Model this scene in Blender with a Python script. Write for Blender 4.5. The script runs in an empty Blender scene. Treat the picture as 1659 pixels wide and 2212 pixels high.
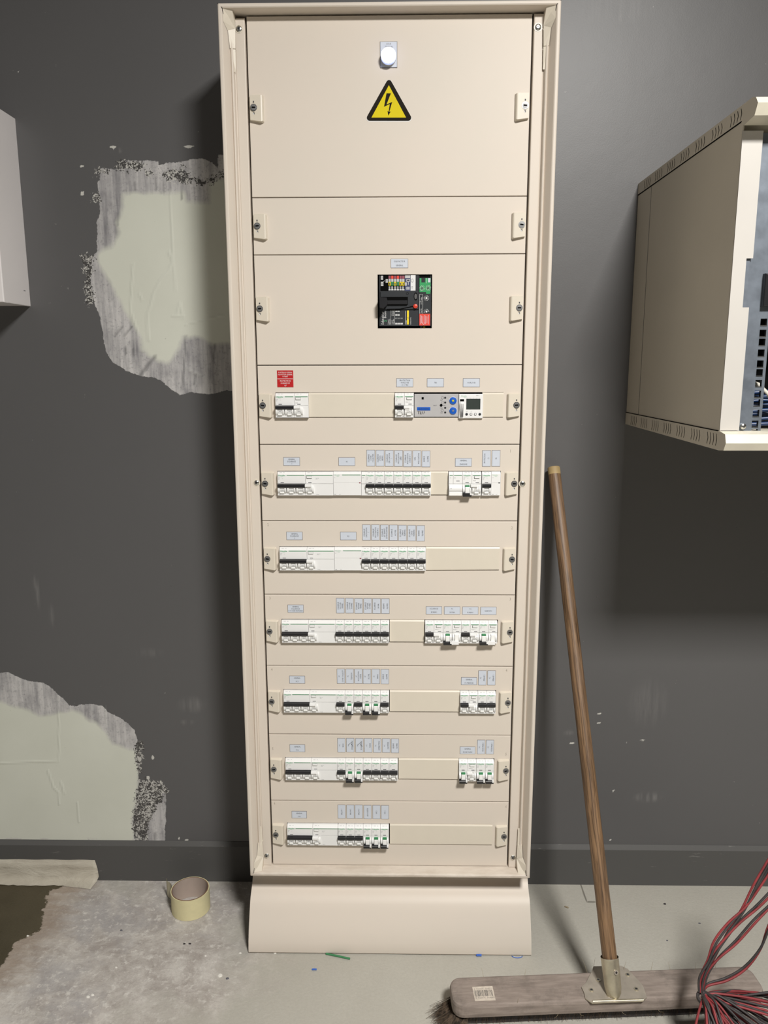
import bpy, math, random
import numpy as np
from mathutils import Vector, Matrix
from mathutils.geometry import tessellate_polygon

random.seed(7)
S = bpy.context.scene
COL = S.collection

# ------------------------------------------------------------------ camera
# all lengths below are millimetres; U turns them into Blender metres
U = 0.001
CAM = Vector((14.94, -1493.13, 1227.24))
FW = Vector((-0.01675298, 0.98276585, -0.18409404))
RT = Vector((0.99985914, 0.0166533, -0.00208763))
UP = Vector((-0.00101412, 0.18410309, 0.98290642))
FPX = 1680.0
cd = bpy.data.cameras.new('camera')
cam = bpy.data.objects.new('camera', cd)
COL.objects.link(cam)
cd.sensor_fit = 'VERTICAL'
cd.sensor_height = 36.0
cd.lens = FPX / 2212.0 * 36.0
cd.clip_start = 0.05
cam.matrix_world = Matrix(((RT.x, UP.x, -FW.x, CAM.x * U), (RT.y, UP.y, -FW.y, CAM.y * U),
                           (RT.z, UP.z, -FW.z, CAM.z * U), (0, 0, 0, 1)))
S.camera = cam

# ------------------------------------------------------------------ light
w = bpy.data.worlds.new('world')
S.world = w
w.use_nodes = True
w.node_tree.nodes['Background'].inputs[0].default_value = (1.0, 0.93, 0.84, 1)
# the unseen room: dim all round, with left fill added for the rack side
_t = w.node_tree
_c = _t.nodes.new('ShaderNodeTexCoord')
_s = _t.nodes.new('ShaderNodeSeparateXYZ')
_r = _t.nodes.new('ShaderNodeMapRange')
_r.inputs[1].default_value = -0.35
_r.inputs[2].default_value = -1.0
_r.inputs[3].default_value = 0.055
_r.inputs[4].default_value = 0.36
_t.links.new(_c.outputs['Generated'], _s.inputs[0])
_t.links.new(_s.outputs[0], _r.inputs[0])
_t.links.new(_r.outputs[0], _t.nodes['Background'].inputs[1])
LPOS = Vector((0.70, -1.95, 2.60))
ld = bpy.data.lights.new('ceiling_lamp_light', 'AREA')
ld.shape = 'RECTANGLE'
ld.size = 0.42
ld.size_y = 0.42
ld.energy = 128
ld.color = (1.0, 0.975, 0.935)
lo = bpy.data.objects.new('ceiling_lamp_light', ld)
COL.objects.link(lo)
lo.location = LPOS
lo.rotation_euler = (0, 0, 0)     # a ceiling panel, facing the floor
S.view_settings.view_transform = 'Standard'
S.view_settings.look = 'None'
S.view_settings.exposure = 0.0
S.view_settings.gamma = 1.0
S.view_settings.use_curve_mapping = False


# ------------------------------------------------------------------ measuring: a photo pixel onto a plane of the room
def _ray(px, py):
    return FW + RT * ((px - 829.5) / FPX) - UP * ((py - 1106.0) / FPX)


def on_y(px, py, y):
    d = _ray(px, py)
    return CAM + d * ((y - CAM.y) / d.y)


def on_z(px, py, z):
    d = _ray(px, py)
    return CAM + d * ((z - CAM.z) / d.z)


def on_x(px, py, x):
    d = _ray(px, py)
    return CAM + d * ((x - CAM.x) / d.x)


# ------------------------------------------------------------------ materials
class G:
    """small node graph helper"""

    def __init__(self, name):
        self.m = bpy.data.materials.new(name)
        self.m.use_nodes = True
        self.t = self.m.node_tree
        self.b = self.t.nodes['Principled BSDF']

    def inp(self, sock, v):
        if isinstance(v, bpy.types.NodeSocket):
            self.t.links.new(v, sock)
        elif isinstance(v, (tuple, list)) and len(v) == 3 and sock.type == 'RGBA':
            sock.default_value = (*v, 1)
        else:
            sock.default_value = v

    def math(self, op, a, b=0.0, c=0.0, clamp=False):
        n = self.t.nodes.new('ShaderNodeMath')
        n.operation = op
        n.use_clamp = clamp
        for i, v in enumerate((a, b, c)):
            self.inp(n.inputs[i], v)
        return n.outputs[0]

    def ramp(self, v, lo, hi):
        n = self.t.nodes.new('ShaderNodeMapRange')
        n.inputs[1].default_value = lo
        n.inputs[2].default_value = hi
        self.inp(n.inputs[0], v)
        return n.outputs[0]

    def mix(self, f, a, b):
        n = self.t.nodes.new('ShaderNodeMix')
        n.data_type = 'RGBA'
        self.inp(n.inputs[0], f)
        self.inp(n.inputs[6], a)
        self.inp(n.inputs[7], b)
        return n.outputs[2]

    def coord(self, scale=(1, 1, 1), rot=(0, 0, 0)):
        c = self.t.nodes.new('ShaderNodeTexCoord')
        mp = self.t.nodes.new('ShaderNodeMapping')
        mp.inputs['Scale'].default_value = scale
        mp.inputs['Rotation'].default_value = rot
        self.t.links.new(c.outputs['Object'], mp.inputs[0])
        return mp.outputs[0]

    def noise(self, scale, detail=3, rough=0.5, vec=None, dist=0.0):
        n = self.t.nodes.new('ShaderNodeTexNoise')
        n.inputs['Scale'].default_value = scale
        n.inputs['Detail'].default_value = detail
        n.inputs['Roughness'].default_value = rough
        n.inputs['Distortion'].default_value = dist
        self.t.links.new(vec or self.coord(), n.inputs['Vector'])
        return n.outputs['Fac']

    def attr(self, name):
        n = self.t.nodes.new('ShaderNodeAttribute')
        n.attribute_name = name
        return n.outputs['Fac']

    def bump(self, h, strength=0.3, dist=0.001):
        n = self.t.nodes.new('ShaderNodeBump')
        n.inputs['Strength'].default_value = strength
        n.inputs['Distance'].default_value = dist
        self.inp(n.inputs['Height'], h)
        self.t.links.new(n.outputs[0], self.b.inputs['Normal'])

    def fin(self, col, rough=0.5, metal=0.0, spec=0.5):
        self.inp(self.b.inputs['Base Color'], col)
        self.inp(self.b.inputs['Roughness'], rough)
        self.b.inputs['Metallic'].default_value = metal
        self.b.inputs['Specular IOR Level'].default_value = spec
        return self.m


def srgb(r, g, b):
    return tuple(((c / 255 + 0.055) / 1.055) ** 2.4 if c > 10 else c / 255 / 12.92 for c in (r, g, b))


MAT = {}


def plain(name, col, rough=0.5, metal=0.0, var=0.04, scale=40, spec=0.5, bump=0.0):
    g = G(name)
    n = g.noise(scale, 3)
    a = tuple(c * (1 - var) for c in col)
    b = tuple(min(1, c * (1 + var)) for c in col)
    if bump:
        g.bump(g.noise(900, 2), bump, 0.0004)
    MAT[name] = g.fin(g.mix(g.ramp(n, 0.3, 0.7), a, b), rough, metal, spec)
    return MAT[name]


def cream(name, col, dirt=0.0):
    g = G(name)
    v = g.coord()
    n = g.ramp(g.noise(5, 4, 0.6, v), 0.3, 0.7)
    c = g.mix(n, col, (col[0] * 0.965, col[1] * 0.985, col[2] * 0.985))
    if dirt:
        sx = g.t.nodes.new('ShaderNodeSeparateXYZ')
        g.t.links.new(v, sx.inputs[0])
        low = g.ramp(sx.outputs[2], 0.184, 0.177)
        d = g.math('MULTIPLY', g.ramp(g.noise(14, 6, 0.7, g.coord((1, 3, 3))), 0.42, 0.66), low)
        c = g.mix(g.math('MULTIPLY', d, dirt), c, srgb(150, 132, 112))
    g.bump(g.noise(1400, 2, 0.5, v), 0.08, 0.0003)
    MAT[name] = g.fin(c, 0.46, 0, 0.3)


cream('cream_paint', (0.675, 0.600, 0.522))
cream('cream_paint_dusty', (0.675, 0.600, 0.522), 0.45)
plain('cream_plastic', (0.675, 0.615, 0.515), 0.38, var=0.01)
plain('white_plastic', (0.80, 0.80, 0.79), 0.35, var=0.01, spec=0.5)
plain('white_gloss', (0.88, 0.88, 0.86), 0.18, var=0.0)
plain('grey_plastic', (0.50, 0.50, 0.50), 0.4, var=0.02)
plain('window_plastic', (0.66, 0.66, 0.64), 0.15, var=0.02)
plain('black_plastic', (0.012, 0.012, 0.014), 0.32, var=0.1)
plain('charcoal_plastic', (0.024, 0.027, 0.031), 0.6, var=0.05, spec=0.3)
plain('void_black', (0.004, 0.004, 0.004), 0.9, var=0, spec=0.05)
plain('print_green', (0.03, 0.22, 0.08), 0.5, var=0)
plain('logo_green', (0.05, 0.38, 0.16), 0.5, var=0)
plain('print_grey', (0.20, 0.20, 0.21), 0.6, var=0)
plain('print_dark', (0.045, 0.045, 0.05), 0.6, var=0)
plain('pencil', (0.32, 0.27, 0.22), 0.8, var=0)
plain('label_plate', (0.58, 0.62, 0.69), 0.4, var=0.01)
plain('label_edge', (0.16, 0.14, 0.13), 0.6, var=0)
plain('red_label', (0.46, 0.012, 0.014), 0.4, var=0.02)
plain('red_plastic', (0.62, 0.05, 0.025), 0.35, var=0)
plain('red_sticker', (0.72, 0.055, 0.03), 0.5, var=0)
plain('green_sticker', (0.02, 0.30, 0.09), 0.45, var=0.05)
plain('yellow_sticker', (0.86, 0.66, 0.01), 0.45, var=0)
plain('sign_black', (0.012, 0.009, 0.005), 0.7, var=0, spec=0.15)
plain('sign_yellow', (0.68, 0.55, 0.003), 0.6, var=0.02, spec=0.2)
plain('print_white', (0.75, 0.75, 0.75), 0.6, var=0)
plain('plum_sticker', (0.28, 0.06, 0.09), 0.5, var=0)
plain('navy_sticker', (0.04, 0.05, 0.12), 0.5, var=0)
plain('blue_plastic', (0.01, 0.10, 0.48), 0.3, var=0)
plain('relay_grey', (0.44, 0.43, 0.43), 0.5, var=0.03)
plain('screen_glass', (0.045, 0.055, 0.05), 0.12, var=0.05)
plain('steel', (0.62, 0.62, 0.60), 0.25, 1.0, 0.05)
plain('steel_face', (0.20, 0.20, 0.20), 0.45, 0.6, 0.05)
plain('steel_dark', (0.30, 0.30, 0.30), 0.3, 1.0, 0.05)
plain('white_cabinet', (0.78, 0.745, 0.74), 0.45, var=0.02, scale=6)
plain('rack_paint', (0.53, 0.505, 0.47), 0.4, var=0.03, scale=8)
plain('rack_side', (0.53, 0.49, 0.41), 0.5, var=0.04, scale=5, bump=0.1)
plain('rack_cap', (0.68, 0.635, 0.52), 0.4, var=0.05, scale=30)
plain('galvanised', (0.185, 0.21, 0.245), 0.42, 0.55, 0.16, 60)
plain('blue_cable', (0.008, 0.028, 0.09), 0.4)
plain('white_cable', (0.6, 0.57, 0.5), 0.4)
plain('wire_red', (0.23, 0.030, 0.034), 0.58, var=0.25, scale=30)
plain('wire_black', (0.040, 0.035, 0.035), 0.6, var=0.3, scale=30)
plain('tape_yellow', (0.68, 0.62, 0.37), 0.7, var=0.04, scale=60)
plain('tape_tail', (0.46, 0.42, 0.30), 0.8, var=0.06)
plain('cardboard', (0.42, 0.34, 0.29), 0.8, var=0.05)
plain('cardboard_edge', (0.20, 0.11, 0.07), 0.8, var=0.1)
plain('green_wire', (0.05, 0.22, 0.09), 0.5)
plain('blue_bit', (0.03, 0.12, 0.5), 0.5)
plain('copper', (0.45, 0.22, 0.1), 0.4, 0.8)
plain('plaster_white', (0.78, 0.76, 0.70), 0.9, var=0.06)
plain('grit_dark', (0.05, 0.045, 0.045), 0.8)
plain('grit_grey', (0.12, 0.12, 0.14), 0.8)
plain('straw', (0.30, 0.24, 0.15), 0.7)
plain('sticker_paper', (0.60, 0.53, 0.45), 0.7, var=0.15, scale=90)
plain('zinc', (0.55, 0.50, 0.38), 0.33, 0.75, 0.18, 50)
plain('zinc_flat', (0.42, 0.375, 0.315), 0.45, 0.35, 0.12, 50)

g = G('lens_light')
g.fin((0.8, 0.85, 1.0), 0.3)
g.b.inputs['Emission Color'].default_value = (0.80, 0.87, 1.0, 1)
g.b.inputs['Emission Strength'].default_value = 7.0
MAT['lens_light'] = g.m
g = G('lens_rim')
g.fin((0.35, 0.42, 0.85), 0.2)
g.b.inputs['Emission Color'].default_value = (0.42, 0.50, 1.0, 1)
g.b.inputs['Emission Strength'].default_value = 1.1
MAT['lens_rim'] = g.m

# broom block: dusty grey-brown wood
g = G('dusty_wood')
v = g.coord((1, 6, 6))
c = g.mix(g.ramp(g.noise(22, 5, 0.6, v), 0.3, 0.7), (0.215, 0.175, 0.150), (0.33, 0.275, 0.238))
c = g.mix(g.math('MULTIPLY', g.ramp(g.noise(18, 6, 0.7), 0.50, 0.70), 0.6), c, (0.125, 0.105, 0.09))
g.bump(g.noise(300, 4, 0.6, v), 0.3, 0.0008)
MAT['dusty_wood'] = g.fin(c, 0.85)
# broom handle: varnished striped wood along local z
g = G('handle_wood')
v = g.coord((16, 16, 0.55))
s = g.noise(17, 5, 0.65, v, 0.8)
c = g.mix(g.ramp(s, 0.36, 0.62), (0.060, 0.032, 0.015), (0.235, 0.140, 0.072))
c = g.mix(g.math('MULTIPLY', g.ramp(g.noise(7, 4, 0.6, g.coord((1, 1, 0.5))), 0.5, 0.7), 0.35), c, (0.22, 0.15, 0.11))
g.bump(s, 0.2, 0.0006)
MAT['handle_wood'] = g.fin(c, 0.5)
MAT['handle_tip'] = plain('handle_tip', (0.36, 0.26, 0.12), 0.6, var=0.15)
g = G('bristle')
c = g.mix(g.ramp(g.noise(120, 2, 0.5), 0.35, 0.65), (0.035, 0.025, 0.016), (0.15, 0.105, 0.07))
MAT['bristle'] = g.fin(c, 0.7)
# masking paper
g = G('masking_paper')
n = g.noise(12, 5, 0.65, g.coord((1, 1, 3)), 0.5)
c = g.mix(g.ramp(n, 0.3, 0.7), (0.40, 0.36, 0.29), (0.56, 0.52, 0.43))
g.bump(n, 0.6, 0.01)
MAT['masking_paper'] = g.fin(c, 0.7)

# wall paint with filler patches (distance fields stored on the wall mesh)
g = G('wall_paint')
v = g.coord()
fine = g.noise(220, 3, 0.6, v)
mid = g.noise(45, 4, 0.6, v)
big = g.noise(3, 3, 0.5, v)
dark = g.mix(big, (0.095, 0.0935, 0.0945), (0.107, 0.105, 0.106))
dj = g.math('ADD', g.math('MULTIPLY_ADD', mid, 8.0, -4.0), g.math('MULTIPLY_ADD', fine, 6.0, -3.0))
outer = g.ramp(g.math('ADD', g.attr('d_outer'), dj), 0.6, -0.6)
vert = g.noise(60, 4, 0.7, g.coord((1.2, 1, 0.10)))
cloud = g.noise(18, 4, 0.6, v)
thin_amt = g.math('MULTIPLY', g.ramp(g.math('ADD', g.math('MULTIPLY', vert, 0.6), g.math('MULTIPLY', cloud, 0.4)), 0.32, 0.60),
                  g.ramp(fine, 0.10, 0.46))
thin_col = g.mix(thin_amt, (0.20, 0.195, 0.205), (0.545, 0.53, 0.52))
core = g.ramp(g.math('ADD', g.attr('d_core'), g.math('MULTIPLY_ADD', cloud, 26.0, -13.0)), 6.0, -5.0)
core_col = g.mix(g.ramp(g.noise(6, 4, 0.5, v), 0.3, 0.7), (0.59, 0.60, 0.52), (0.64, 0.65, 0.57))
filler = g.mix(core, thin_col, core_col)
filler = g.mix(g.math('MULTIPLY', g.attr('ridge'), 0.14), filler, (0.67, 0.69, 0.62))
filler = g.mix(g.math('MULTIPLY', g.attr('streak'), 0.6), filler, (0.11, 0.11, 0.11))
col = g.mix(outer, dark, filler)
sp = g.attr('speck')
vor = g.t.nodes.new('ShaderNodeTexNoise')
vor.inputs['Scale'].default_value = 210
vor.inputs['Detail'].default_value = 3
vor.inputs['Distortion'].default_value = 1.2
g.t.links.new(v, vor.inputs['Vector'])
spat = g.ramp(g.math('ADD', vor.outputs['Fac'], g.math('MULTIPLY_ADD', g.noise(30, 2, 0.5, v), 0.34, -0.17)), 0.50, 0.56)
spcol = g.mix(spat, (0.06, 0.057, 0.055), (0.50, 0.49, 0.46))
col = g.mix(g.ramp(g.math('ADD', sp, g.math('ADD', g.math('MULTIPLY_ADD', mid, 1.3, -0.65), g.math('MULTIPLY_ADD', fine, 1.2, -0.6))), 0.44, 0.5), col, spcol)
fl = g.ramp(g.math('ADD', g.attr('fleck'), g.math('MULTIPLY_ADD', fine, 0.7, -0.35)), 0.42, 0.62)
col = g.mix(fl, col, (0.55, 0.54, 0.50))
sm = g.math('MULTIPLY', g.attr('smear'), g.ramp(vert, 0.4, 0.75))
col = g.mix(sm, col, (0.30, 0.29, 0.28))
h = g.math('ADD', g.math('MULTIPLY', outer, 0.8), g.math('MULTIPLY', g.attr('ridge'), 1.5))
h = g.math('ADD', h, g.math('MULTIPLY', g.noise(500, 2, 0.5, v), 0.12))
h = g.math('ADD', h, g.math('MULTIPLY', g.noise(7, 3, 0.5, v), 1.2))
g.bump(h, 0.5, 0.0012)
rough = g.mix(outer, (0.43, 0.43, 0.43), (0.9, 0.9, 0.9))
MAT['wall_paint'] = g.fin(col, rough, 0, 0.5)

# baseboard
g = G('baseboard_paint')
v = g.coord()
sc = g.ramp(g.noise(60, 5, 0.7, g.coord((0.4, 1, 2.5))), 0.66, 0.72)
c = g.mix(g.math('MULTIPLY', sc, 0.4), (0.090, 0.088, 0.085), (0.30, 0.29, 0.27))
MAT['baseboard_paint'] = g.fin(c, 0.6, 0, 0.3)

# floor: concrete, plaster dust, damp screed patch
g = G('floor_concrete')
v = g.coord()
n1 = g.noise(3.2, 5, 0.6, v)
n2 = g.noise(62, 6, 0.72, v)
n3 = g.noise(170, 4, 0.7, v)
base = g.mix(g.ramp(n1, 0.3, 0.7), (0.415, 0.395, 0.345), (0.475, 0.458, 0.405))
base = g.mix(g.math('MULTIPLY', g.ramp(n3, 0.35, 0.75), 0.25), base, (0.30, 0.28, 0.235))
dust = g.mix(g.ramp(g.noise(13, 8, 0.78, v, 0.3), 0.38, 0.62), (0.37, 0.33, 0.30), (0.60, 0.565, 0.52))
dust = g.mix(g.math('MULTIPLY', g.ramp(g.noise(3.6, 6, 0.7, v, 0.5), 0.50, 0.66), 0.7), dust, (0.34, 0.325, 0.33))
dust = g.mix(g.math('MULTIPLY', g.ramp(n2, 0.53, 0.66), 0.8), dust, (0.70, 0.67, 0.62))
dust = g.mix(g.math('MULTIPLY', g.ramp(n3, 0.60, 0.68), 0.35), dust, (0.24, 0.215, 0.19))
stre = g.noise(26, 4, 0.7, g.coord((0.5, 2.2, 1), (0, 0, 0.6)))
dm = g.ramp(g.math('ADD', g.attr('d_dust'), g.math('MULTIPLY_ADD', g.noise(7, 5, 0.7, v), 420.0, -210.0)), 60.0, -70.0)
col = g.mix(dm, base, dust)
near = g.ramp(g.math('ADD', g.attr('d_olive'), g.math('MULTIPLY_ADD', stre, 150.0, -75.0)), 90.0, 10.0)
col = g.mix(g.math('MULTIPLY', near, 0.7), col, (0.30, 0.225, 0.165))
ol = g.ramp(g.math('ADD', g.attr('d_olive'), g.math('ADD', g.math('MULTIPLY_ADD', n2, 30.0, -15.0), g.math('MULTIPLY_ADD', n3, 10.0, -5.0))), 1.5, -1.5)
olc = g.mix(g.ramp(g.noise(6, 3, 0.5, v), 0.35, 0.7), (0.058, 0.047, 0.026), (0.088, 0.072, 0.042))
col = g.mix(ol, col, olc)
col = g.mix(g.math('MULTIPLY', g.ramp(g.attr('crack'), 0.4, 0.8), 0.8), col, (0.12, 0.11, 0.09))
g.bump(g.math('ADD', g.math('MULTIPLY', n2, g.math('ADD', dm, 0.25)), g.math('MULTIPLY', n3, 0.5)), 0.45, 0.003)
rr = g.mix(ol, (0.75, 0.75, 0.75), (0.5, 0.5, 0.5))
MAT['floor_concrete'] = g.fin(col, rr)


# ------------------------------------------------------------------ mesh helpers
_TXT = {}


def text_mesh(s):
    """flat outlines of a word, height 1, left at 0, centre line z=0.5"""
    if s in _TXT:
        return _TXT[s]
    cu = bpy.data.curves.new('t', 'FONT')
    cu.body = s
    cu.size = 1.0
    cu.resolution_u = 1
    ob = bpy.data.objects.new('t', cu)
    COL.objects.link(ob)
    dg = bpy.context.evaluated_depsgraph_get()
    me = ob.evaluated_get(dg).to_mesh()
    vs = [(v.co.x, v.co.y) for v in me.vertices]
    fs = [tuple(p.vertices) for p in me.polygons]
    bpy.data.objects.remove(ob)
    bpy.data.curves.remove(cu)
    wd = max([p[0] for p in vs] + [0.1])
    _TXT[s] = (vs, fs, wd)
    return _TXT[s]


class MB:
    def __init__(self):
        self.v, self.f, self.m, self.s = [], [], [], []
        self.mats = []

    def mi(self, m):
        if m not in self.mats:
            self.mats.append(m)
        return self.mats.index(m)

    def add(self, vs, fs, m, smooth=False):
        o = len(self.v)
        self.v += [tuple(p) for p in vs]
        k = self.mi(m)
        for f in fs:
            self.f.append(tuple(i + o for i in f))
            self.m.append(k)
            self.s.append(smooth)

    def box(self, x0, x1, y0, y1, z0, z1, m, bev=0.0, front=None):
        if bev <= 0:
            vs = [(x, y, z) for x in (x0, x1) for y in (y0, y1) for z in (z0, z1)]
            self.add(vs, [(0, 1, 3, 2), (4, 6, 7, 5), (0, 4, 5, 1), (2, 3, 7, 6), (0, 2, 6, 4), (1, 5, 7, 3)], m)
        else:   # bevel of the -y face
            b = bev
            rings = [[(x0, y1, z0), (x1, y1, z0), (x1, y1, z1), (x0, y1, z1)],
                     [(x0, y0 + b, z0), (x1, y0 + b, z0), (x1, y0 + b, z1), (x0, y0 + b, z1)],
                     [(x0 + .3 * b, y0 + .3 * b, z0 + .3 * b), (x1 - .3 * b, y0 + .3 * b, z0 + .3 * b), (x1 - .3 * b, y0 + .3 * b, z1 - .3 * b), (x0 + .3 * b, y0 + .3 * b, z1 - .3 * b)],
                     [(x0 + b, y0, z0 + b), (x1 - b, y0, z0 + b), (x1 - b, y0, z1 - b), (x0 + b, y0, z1 - b)]]
            vs = [p for r in rings for p in r]
            fs = [(0, 3, 2, 1)]
            for k in range(3):
                for i in range(4):
                    j = (i + 1) % 4
                    fs.append((k * 4 + i, k * 4 + j, k * 4 + 4 + j, k * 4 + 4 + i))
            self.add(vs, fs, m)
            self.add(rings[3], [(0, 1, 2, 3)], front or m)

    def rect(self, x0, x1, z0, z1, y, m):
        self.add([(x0, y, z0), (x1, y, z0), (x1, y, z1), (x0, y, z1)], [(0, 1, 2, 3)], m)

    def poly_y(self, pts, y0, y1, m, side=None):
        """plate: outline pts (x,z) between y0 (front) and y1 (back)"""
        n = len(pts)
        tri = tessellate_polygon([[Vector((p[0], p[1], 0)) for p in pts]])
        self.add([(p[0], y0, p[1]) for p in pts], tri, m)
        if y1 is not None:
            vs = [(p[0], y0, p[1]) for p in pts] + [(p[0], y1, p[1]) for p in pts]
            self.add(vs, [(i, (i + 1) % n, n + (i + 1) % n, n + i) for i in range(n)], side or m)
            self.add([(p[0], y1, p[1]) for p in pts], [t[::-1] for t in tri], side or m)

    def prism_x(self, prof, x0, x1, m, smooth=False):
        n = len(prof)
        vs = [(x0, p[0], p[1]) for p in prof] + [(x1, p[0], p[1]) for p in prof]
        self.add(vs, [(i, (i + 1) % n, n + (i + 1) % n, n + i) for i in range(n)], m, smooth)
        tri = tessellate_polygon([[Vector((p[0], p[1], 0)) for p in prof]])
        self.add([(x0, p[0], p[1]) for p in prof], tri, m)
        self.add([(x1, p[0], p[1]) for p in prof], [t[::-1] for t in tri], m)

    def cyl_y(self, cx, cz, r, y0, y1, m, n=20, dome=0.0, front=None):
        a = [(math.cos(2 * math.pi * i / n), math.sin(2 * math.pi * i / n)) for i in range(n)]
        vs = [(cx + r * c, y1, cz + r * s) for c, s in a] + [(cx + r * c, y0 + dome * .5, cz + r * s) for c, s in a]
        vs += [(cx + r * .85 * c, y0 + dome * .1, cz + r * .85 * s) for c, s in a] + [(cx, y0, cz)]
        fs = []
        for i in range(n):
            j = (i + 1) % n
            fs.append((i, j, n + j, n + i))
        self.add(vs, fs, m, True)
        f2 = []
        for i in range(n):
            j = (i + 1) % n
            f2 += [(n + i, n + j, 2 * n + j, 2 * n + i), (2 * n + i, 2 * n + j, 3 * n)]
        self.add(vs, f2, front or m, dome > 0)

    def cyl_x(self, x0, x1, cy, cz, r, m, n=24, a0=0, a1=360):
        k = n + 1
        an = [math.radians(a0 + (a1 - a0) * i / n) for i in range(k)]
        vs = [(x0, cy + r * math.cos(a), cz + r * math.sin(a)) for a in an] + [(x1, cy + r * math.cos(a), cz + r * math.sin(a)) for a in an]
        self.add(vs, [(i, i + 1, k + i + 1, k + i) for i in range(n)], m, True)
        self.add(vs, [tuple(range(k))[::-1], tuple(range(k, 2 * k))], m)

    def tube(self, pts, r, m, n=8, taper=None, caps=True):
        pts = [Vector(p) for p in pts]
        k = len(pts)
        ref = None
        vs, fs = [], []
        for i, p in enumerate(pts):
            d = (pts[min(i + 1, k - 1)] - pts[max(i - 1, 0)]).normalized()
            if ref is None:
                ref = d.orthogonal().normalized()
            ref = (ref - d * ref.dot(d)).normalized()
            q = d.cross(ref)
            rr = r if taper is None else r * taper(i / (k - 1))
            for j in range(n):
                a = 2 * math.pi * j / n
                vs.append(p + (ref * math.cos(a) + q * math.sin(a)) * rr)
        for i in range(k - 1):
            for j in range(n):
                fs.append((i * n + j, i * n + (j + 1) % n, (i + 1) * n + (j + 1) % n, (i + 1) * n + j))
        self.add(vs, fs, m, n > 4)
        if caps:
            self.add(vs, [tuple(range(n))[::-1], tuple(range((k - 1) * n, k * n))], m)

    def text(self, s, x, y, z, h, m, align='L', rot=0, sx=0.8, maxw=None):
        """capitals of height h centred on z, lying in the plane y; rot 90 reads upwards"""
        vs, fs, wd = text_mesh(s)
        if not vs:
            return
        k = h / 0.72
        kx = k * sx
        if maxw and wd * kx > maxw:
            kx = maxw / wd
        off = {'L': 0, 'C': -wd * kx / 2, 'R': -wd * kx}[align]
        out = []
        for a, b in vs:
            u, v = a * kx + off, b * k - h / 2
            if rot == 90:
                out.append((x - v, y, z + u))
            else:
                out.append((x + u, y, z + v))
        self.add(out, fs, m)

    def panel(self, x0, x1, z0, z1, holes, m, y=0.0, depth=12.0, b=1.0, edge=None):
        """sheet metal cover with a rounded rim and rectangular cut-outs"""
        a0, a1, c0, c1 = x0 + b, x1 - b, z0 + b, z1 - b
        xs = sorted({a0, a1, *[h[0] for h in holes], *[h[1] for h in holes]})
        zs = sorted({c0, c1, *[h[2] for h in holes], *[h[3] for h in holes]})
        for i in range(len(xs) - 1):
            for j in range(len(zs) - 1):
                mx, mz = (xs[i] + xs[i + 1]) / 2, (zs[j] + zs[j + 1]) / 2
                if any(h[0] < mx < h[1] and h[2] < mz < h[3] for h in holes):
                    continue
                self.rect(xs[i], xs[i + 1], zs[j], zs[j + 1], y, m)
        for h in holes:
            vs = [(h[0], y, h[2]), (h[1], y, h[2]), (h[1], y, h[3]), (h[0], y, h[3])]
            vs += [(p[0], y + 2, p[2]) for p in vs]
            self.add(vs, [(i, (i + 1) % 4, 4 + (i + 1) % 4, 4 + i) for i in range(4)], edge or m)
        r0 = [(a0, y, c0), (a1, y, c0), (a1, y, c1), (a0, y, c1)]
        r1 = [(x0 + .3 * b, y + .3 * b, z0 + .3 * b), (x1 - .3 * b, y + .3 * b, z0 + .3 * b), (x1 - .3 * b, y + .3 * b, z1 - .3 * b), (x0 + .3 * b, y + .3 * b, z1 - .3 * b)]
        r2 = [(x0, y + b, z0), (x1, y + b, z0), (x1, y + b, z1), (x0, y + b, z1)]
        r3 = [(x0, y + depth, z0), (x1, y + depth, z0), (x1, y + depth, z1), (x0, y + depth, z1)]
        vs = r0 + r1 + r2 + r3
        fs = []
        for k in range(3):
            for i in range(4):
                j = (i + 1) % 4
                fs.append((k * 4 + i, k * 4 + j, k * 4 + 4 + j, k * 4 + 4 + i))
        self.add(vs, fs, m)

    def mesh(self, name):
        me = bpy.data.meshes.new(name)
        me.from_pydata([(a * U, b * U, c * U) for a, b, c in self.v], [], self.f)
        for m in self.mats:
            me.materials.append(MAT[m])
        me.polygons.foreach_set('material_index', self.m)
        me.polygons.foreach_set('use_smooth', self.s)
        me.update()
        return me

    def build(self, name, parent=None, loc=(0, 0, 0), label=None):
        o = bpy.data.objects.new(name, self.mesh(name))
        COL.objects.link(o)
        o.location = Vector(loc) * U
        if parent:
            o.parent = parent
        if label:
            o['label'] = label
        return o


def tag(o, label=None, cat=None, group=None, kind=None):
    if label:
        o['label'] = label
    if cat:
        o['category'] = cat
    if group:
        o['group'] = group
    if kind:
        o['kind'] = kind
    return o


def thing(name, loc, label, cat, group=None, rz=0.0):
    o = bpy.data.objects.new(name, None)
    o.empty_display_size = 0.02
    COL.objects.link(o)
    o.location = Vector(loc) * U
    o.rotation_euler = (0, 0, rz)
    return tag(o, label, cat, group)


def copy_thing(src, loc, label):
    r = src.copy()
    COL.objects.link(r)
    r.location = Vector(loc) * U
    r['label'] = label
    for ch in list(src.children):
        c = ch.copy()
        COL.objects.link(c)
        c.parent = r
        for gr in list(ch.children):
            d = gr.copy()
            COL.objects.link(d)
            d.parent = c
    return r


# ------------------------------------------------------------------ wall and floor
WALL_Y = 197.0
BASE_Y = 189.0


def seg_dist(X, Z, pts, closed):
    d = np.full(X.shape, 1e9)
    n = len(pts)
    for i in range(n if closed else n - 1):
        a, b = np.array(pts[i]), np.array(pts[(i + 1) % n])
        ab = b - a
        t = np.clip(((X - a[0]) * ab[0] + (Z - a[1]) * ab[1]) / (ab @ ab + 1e-9), 0, 1)
        d = np.minimum(d, np.hypot(X - a[0] - t * ab[0], Z - a[1] - t * ab[1]))
    return d


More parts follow.
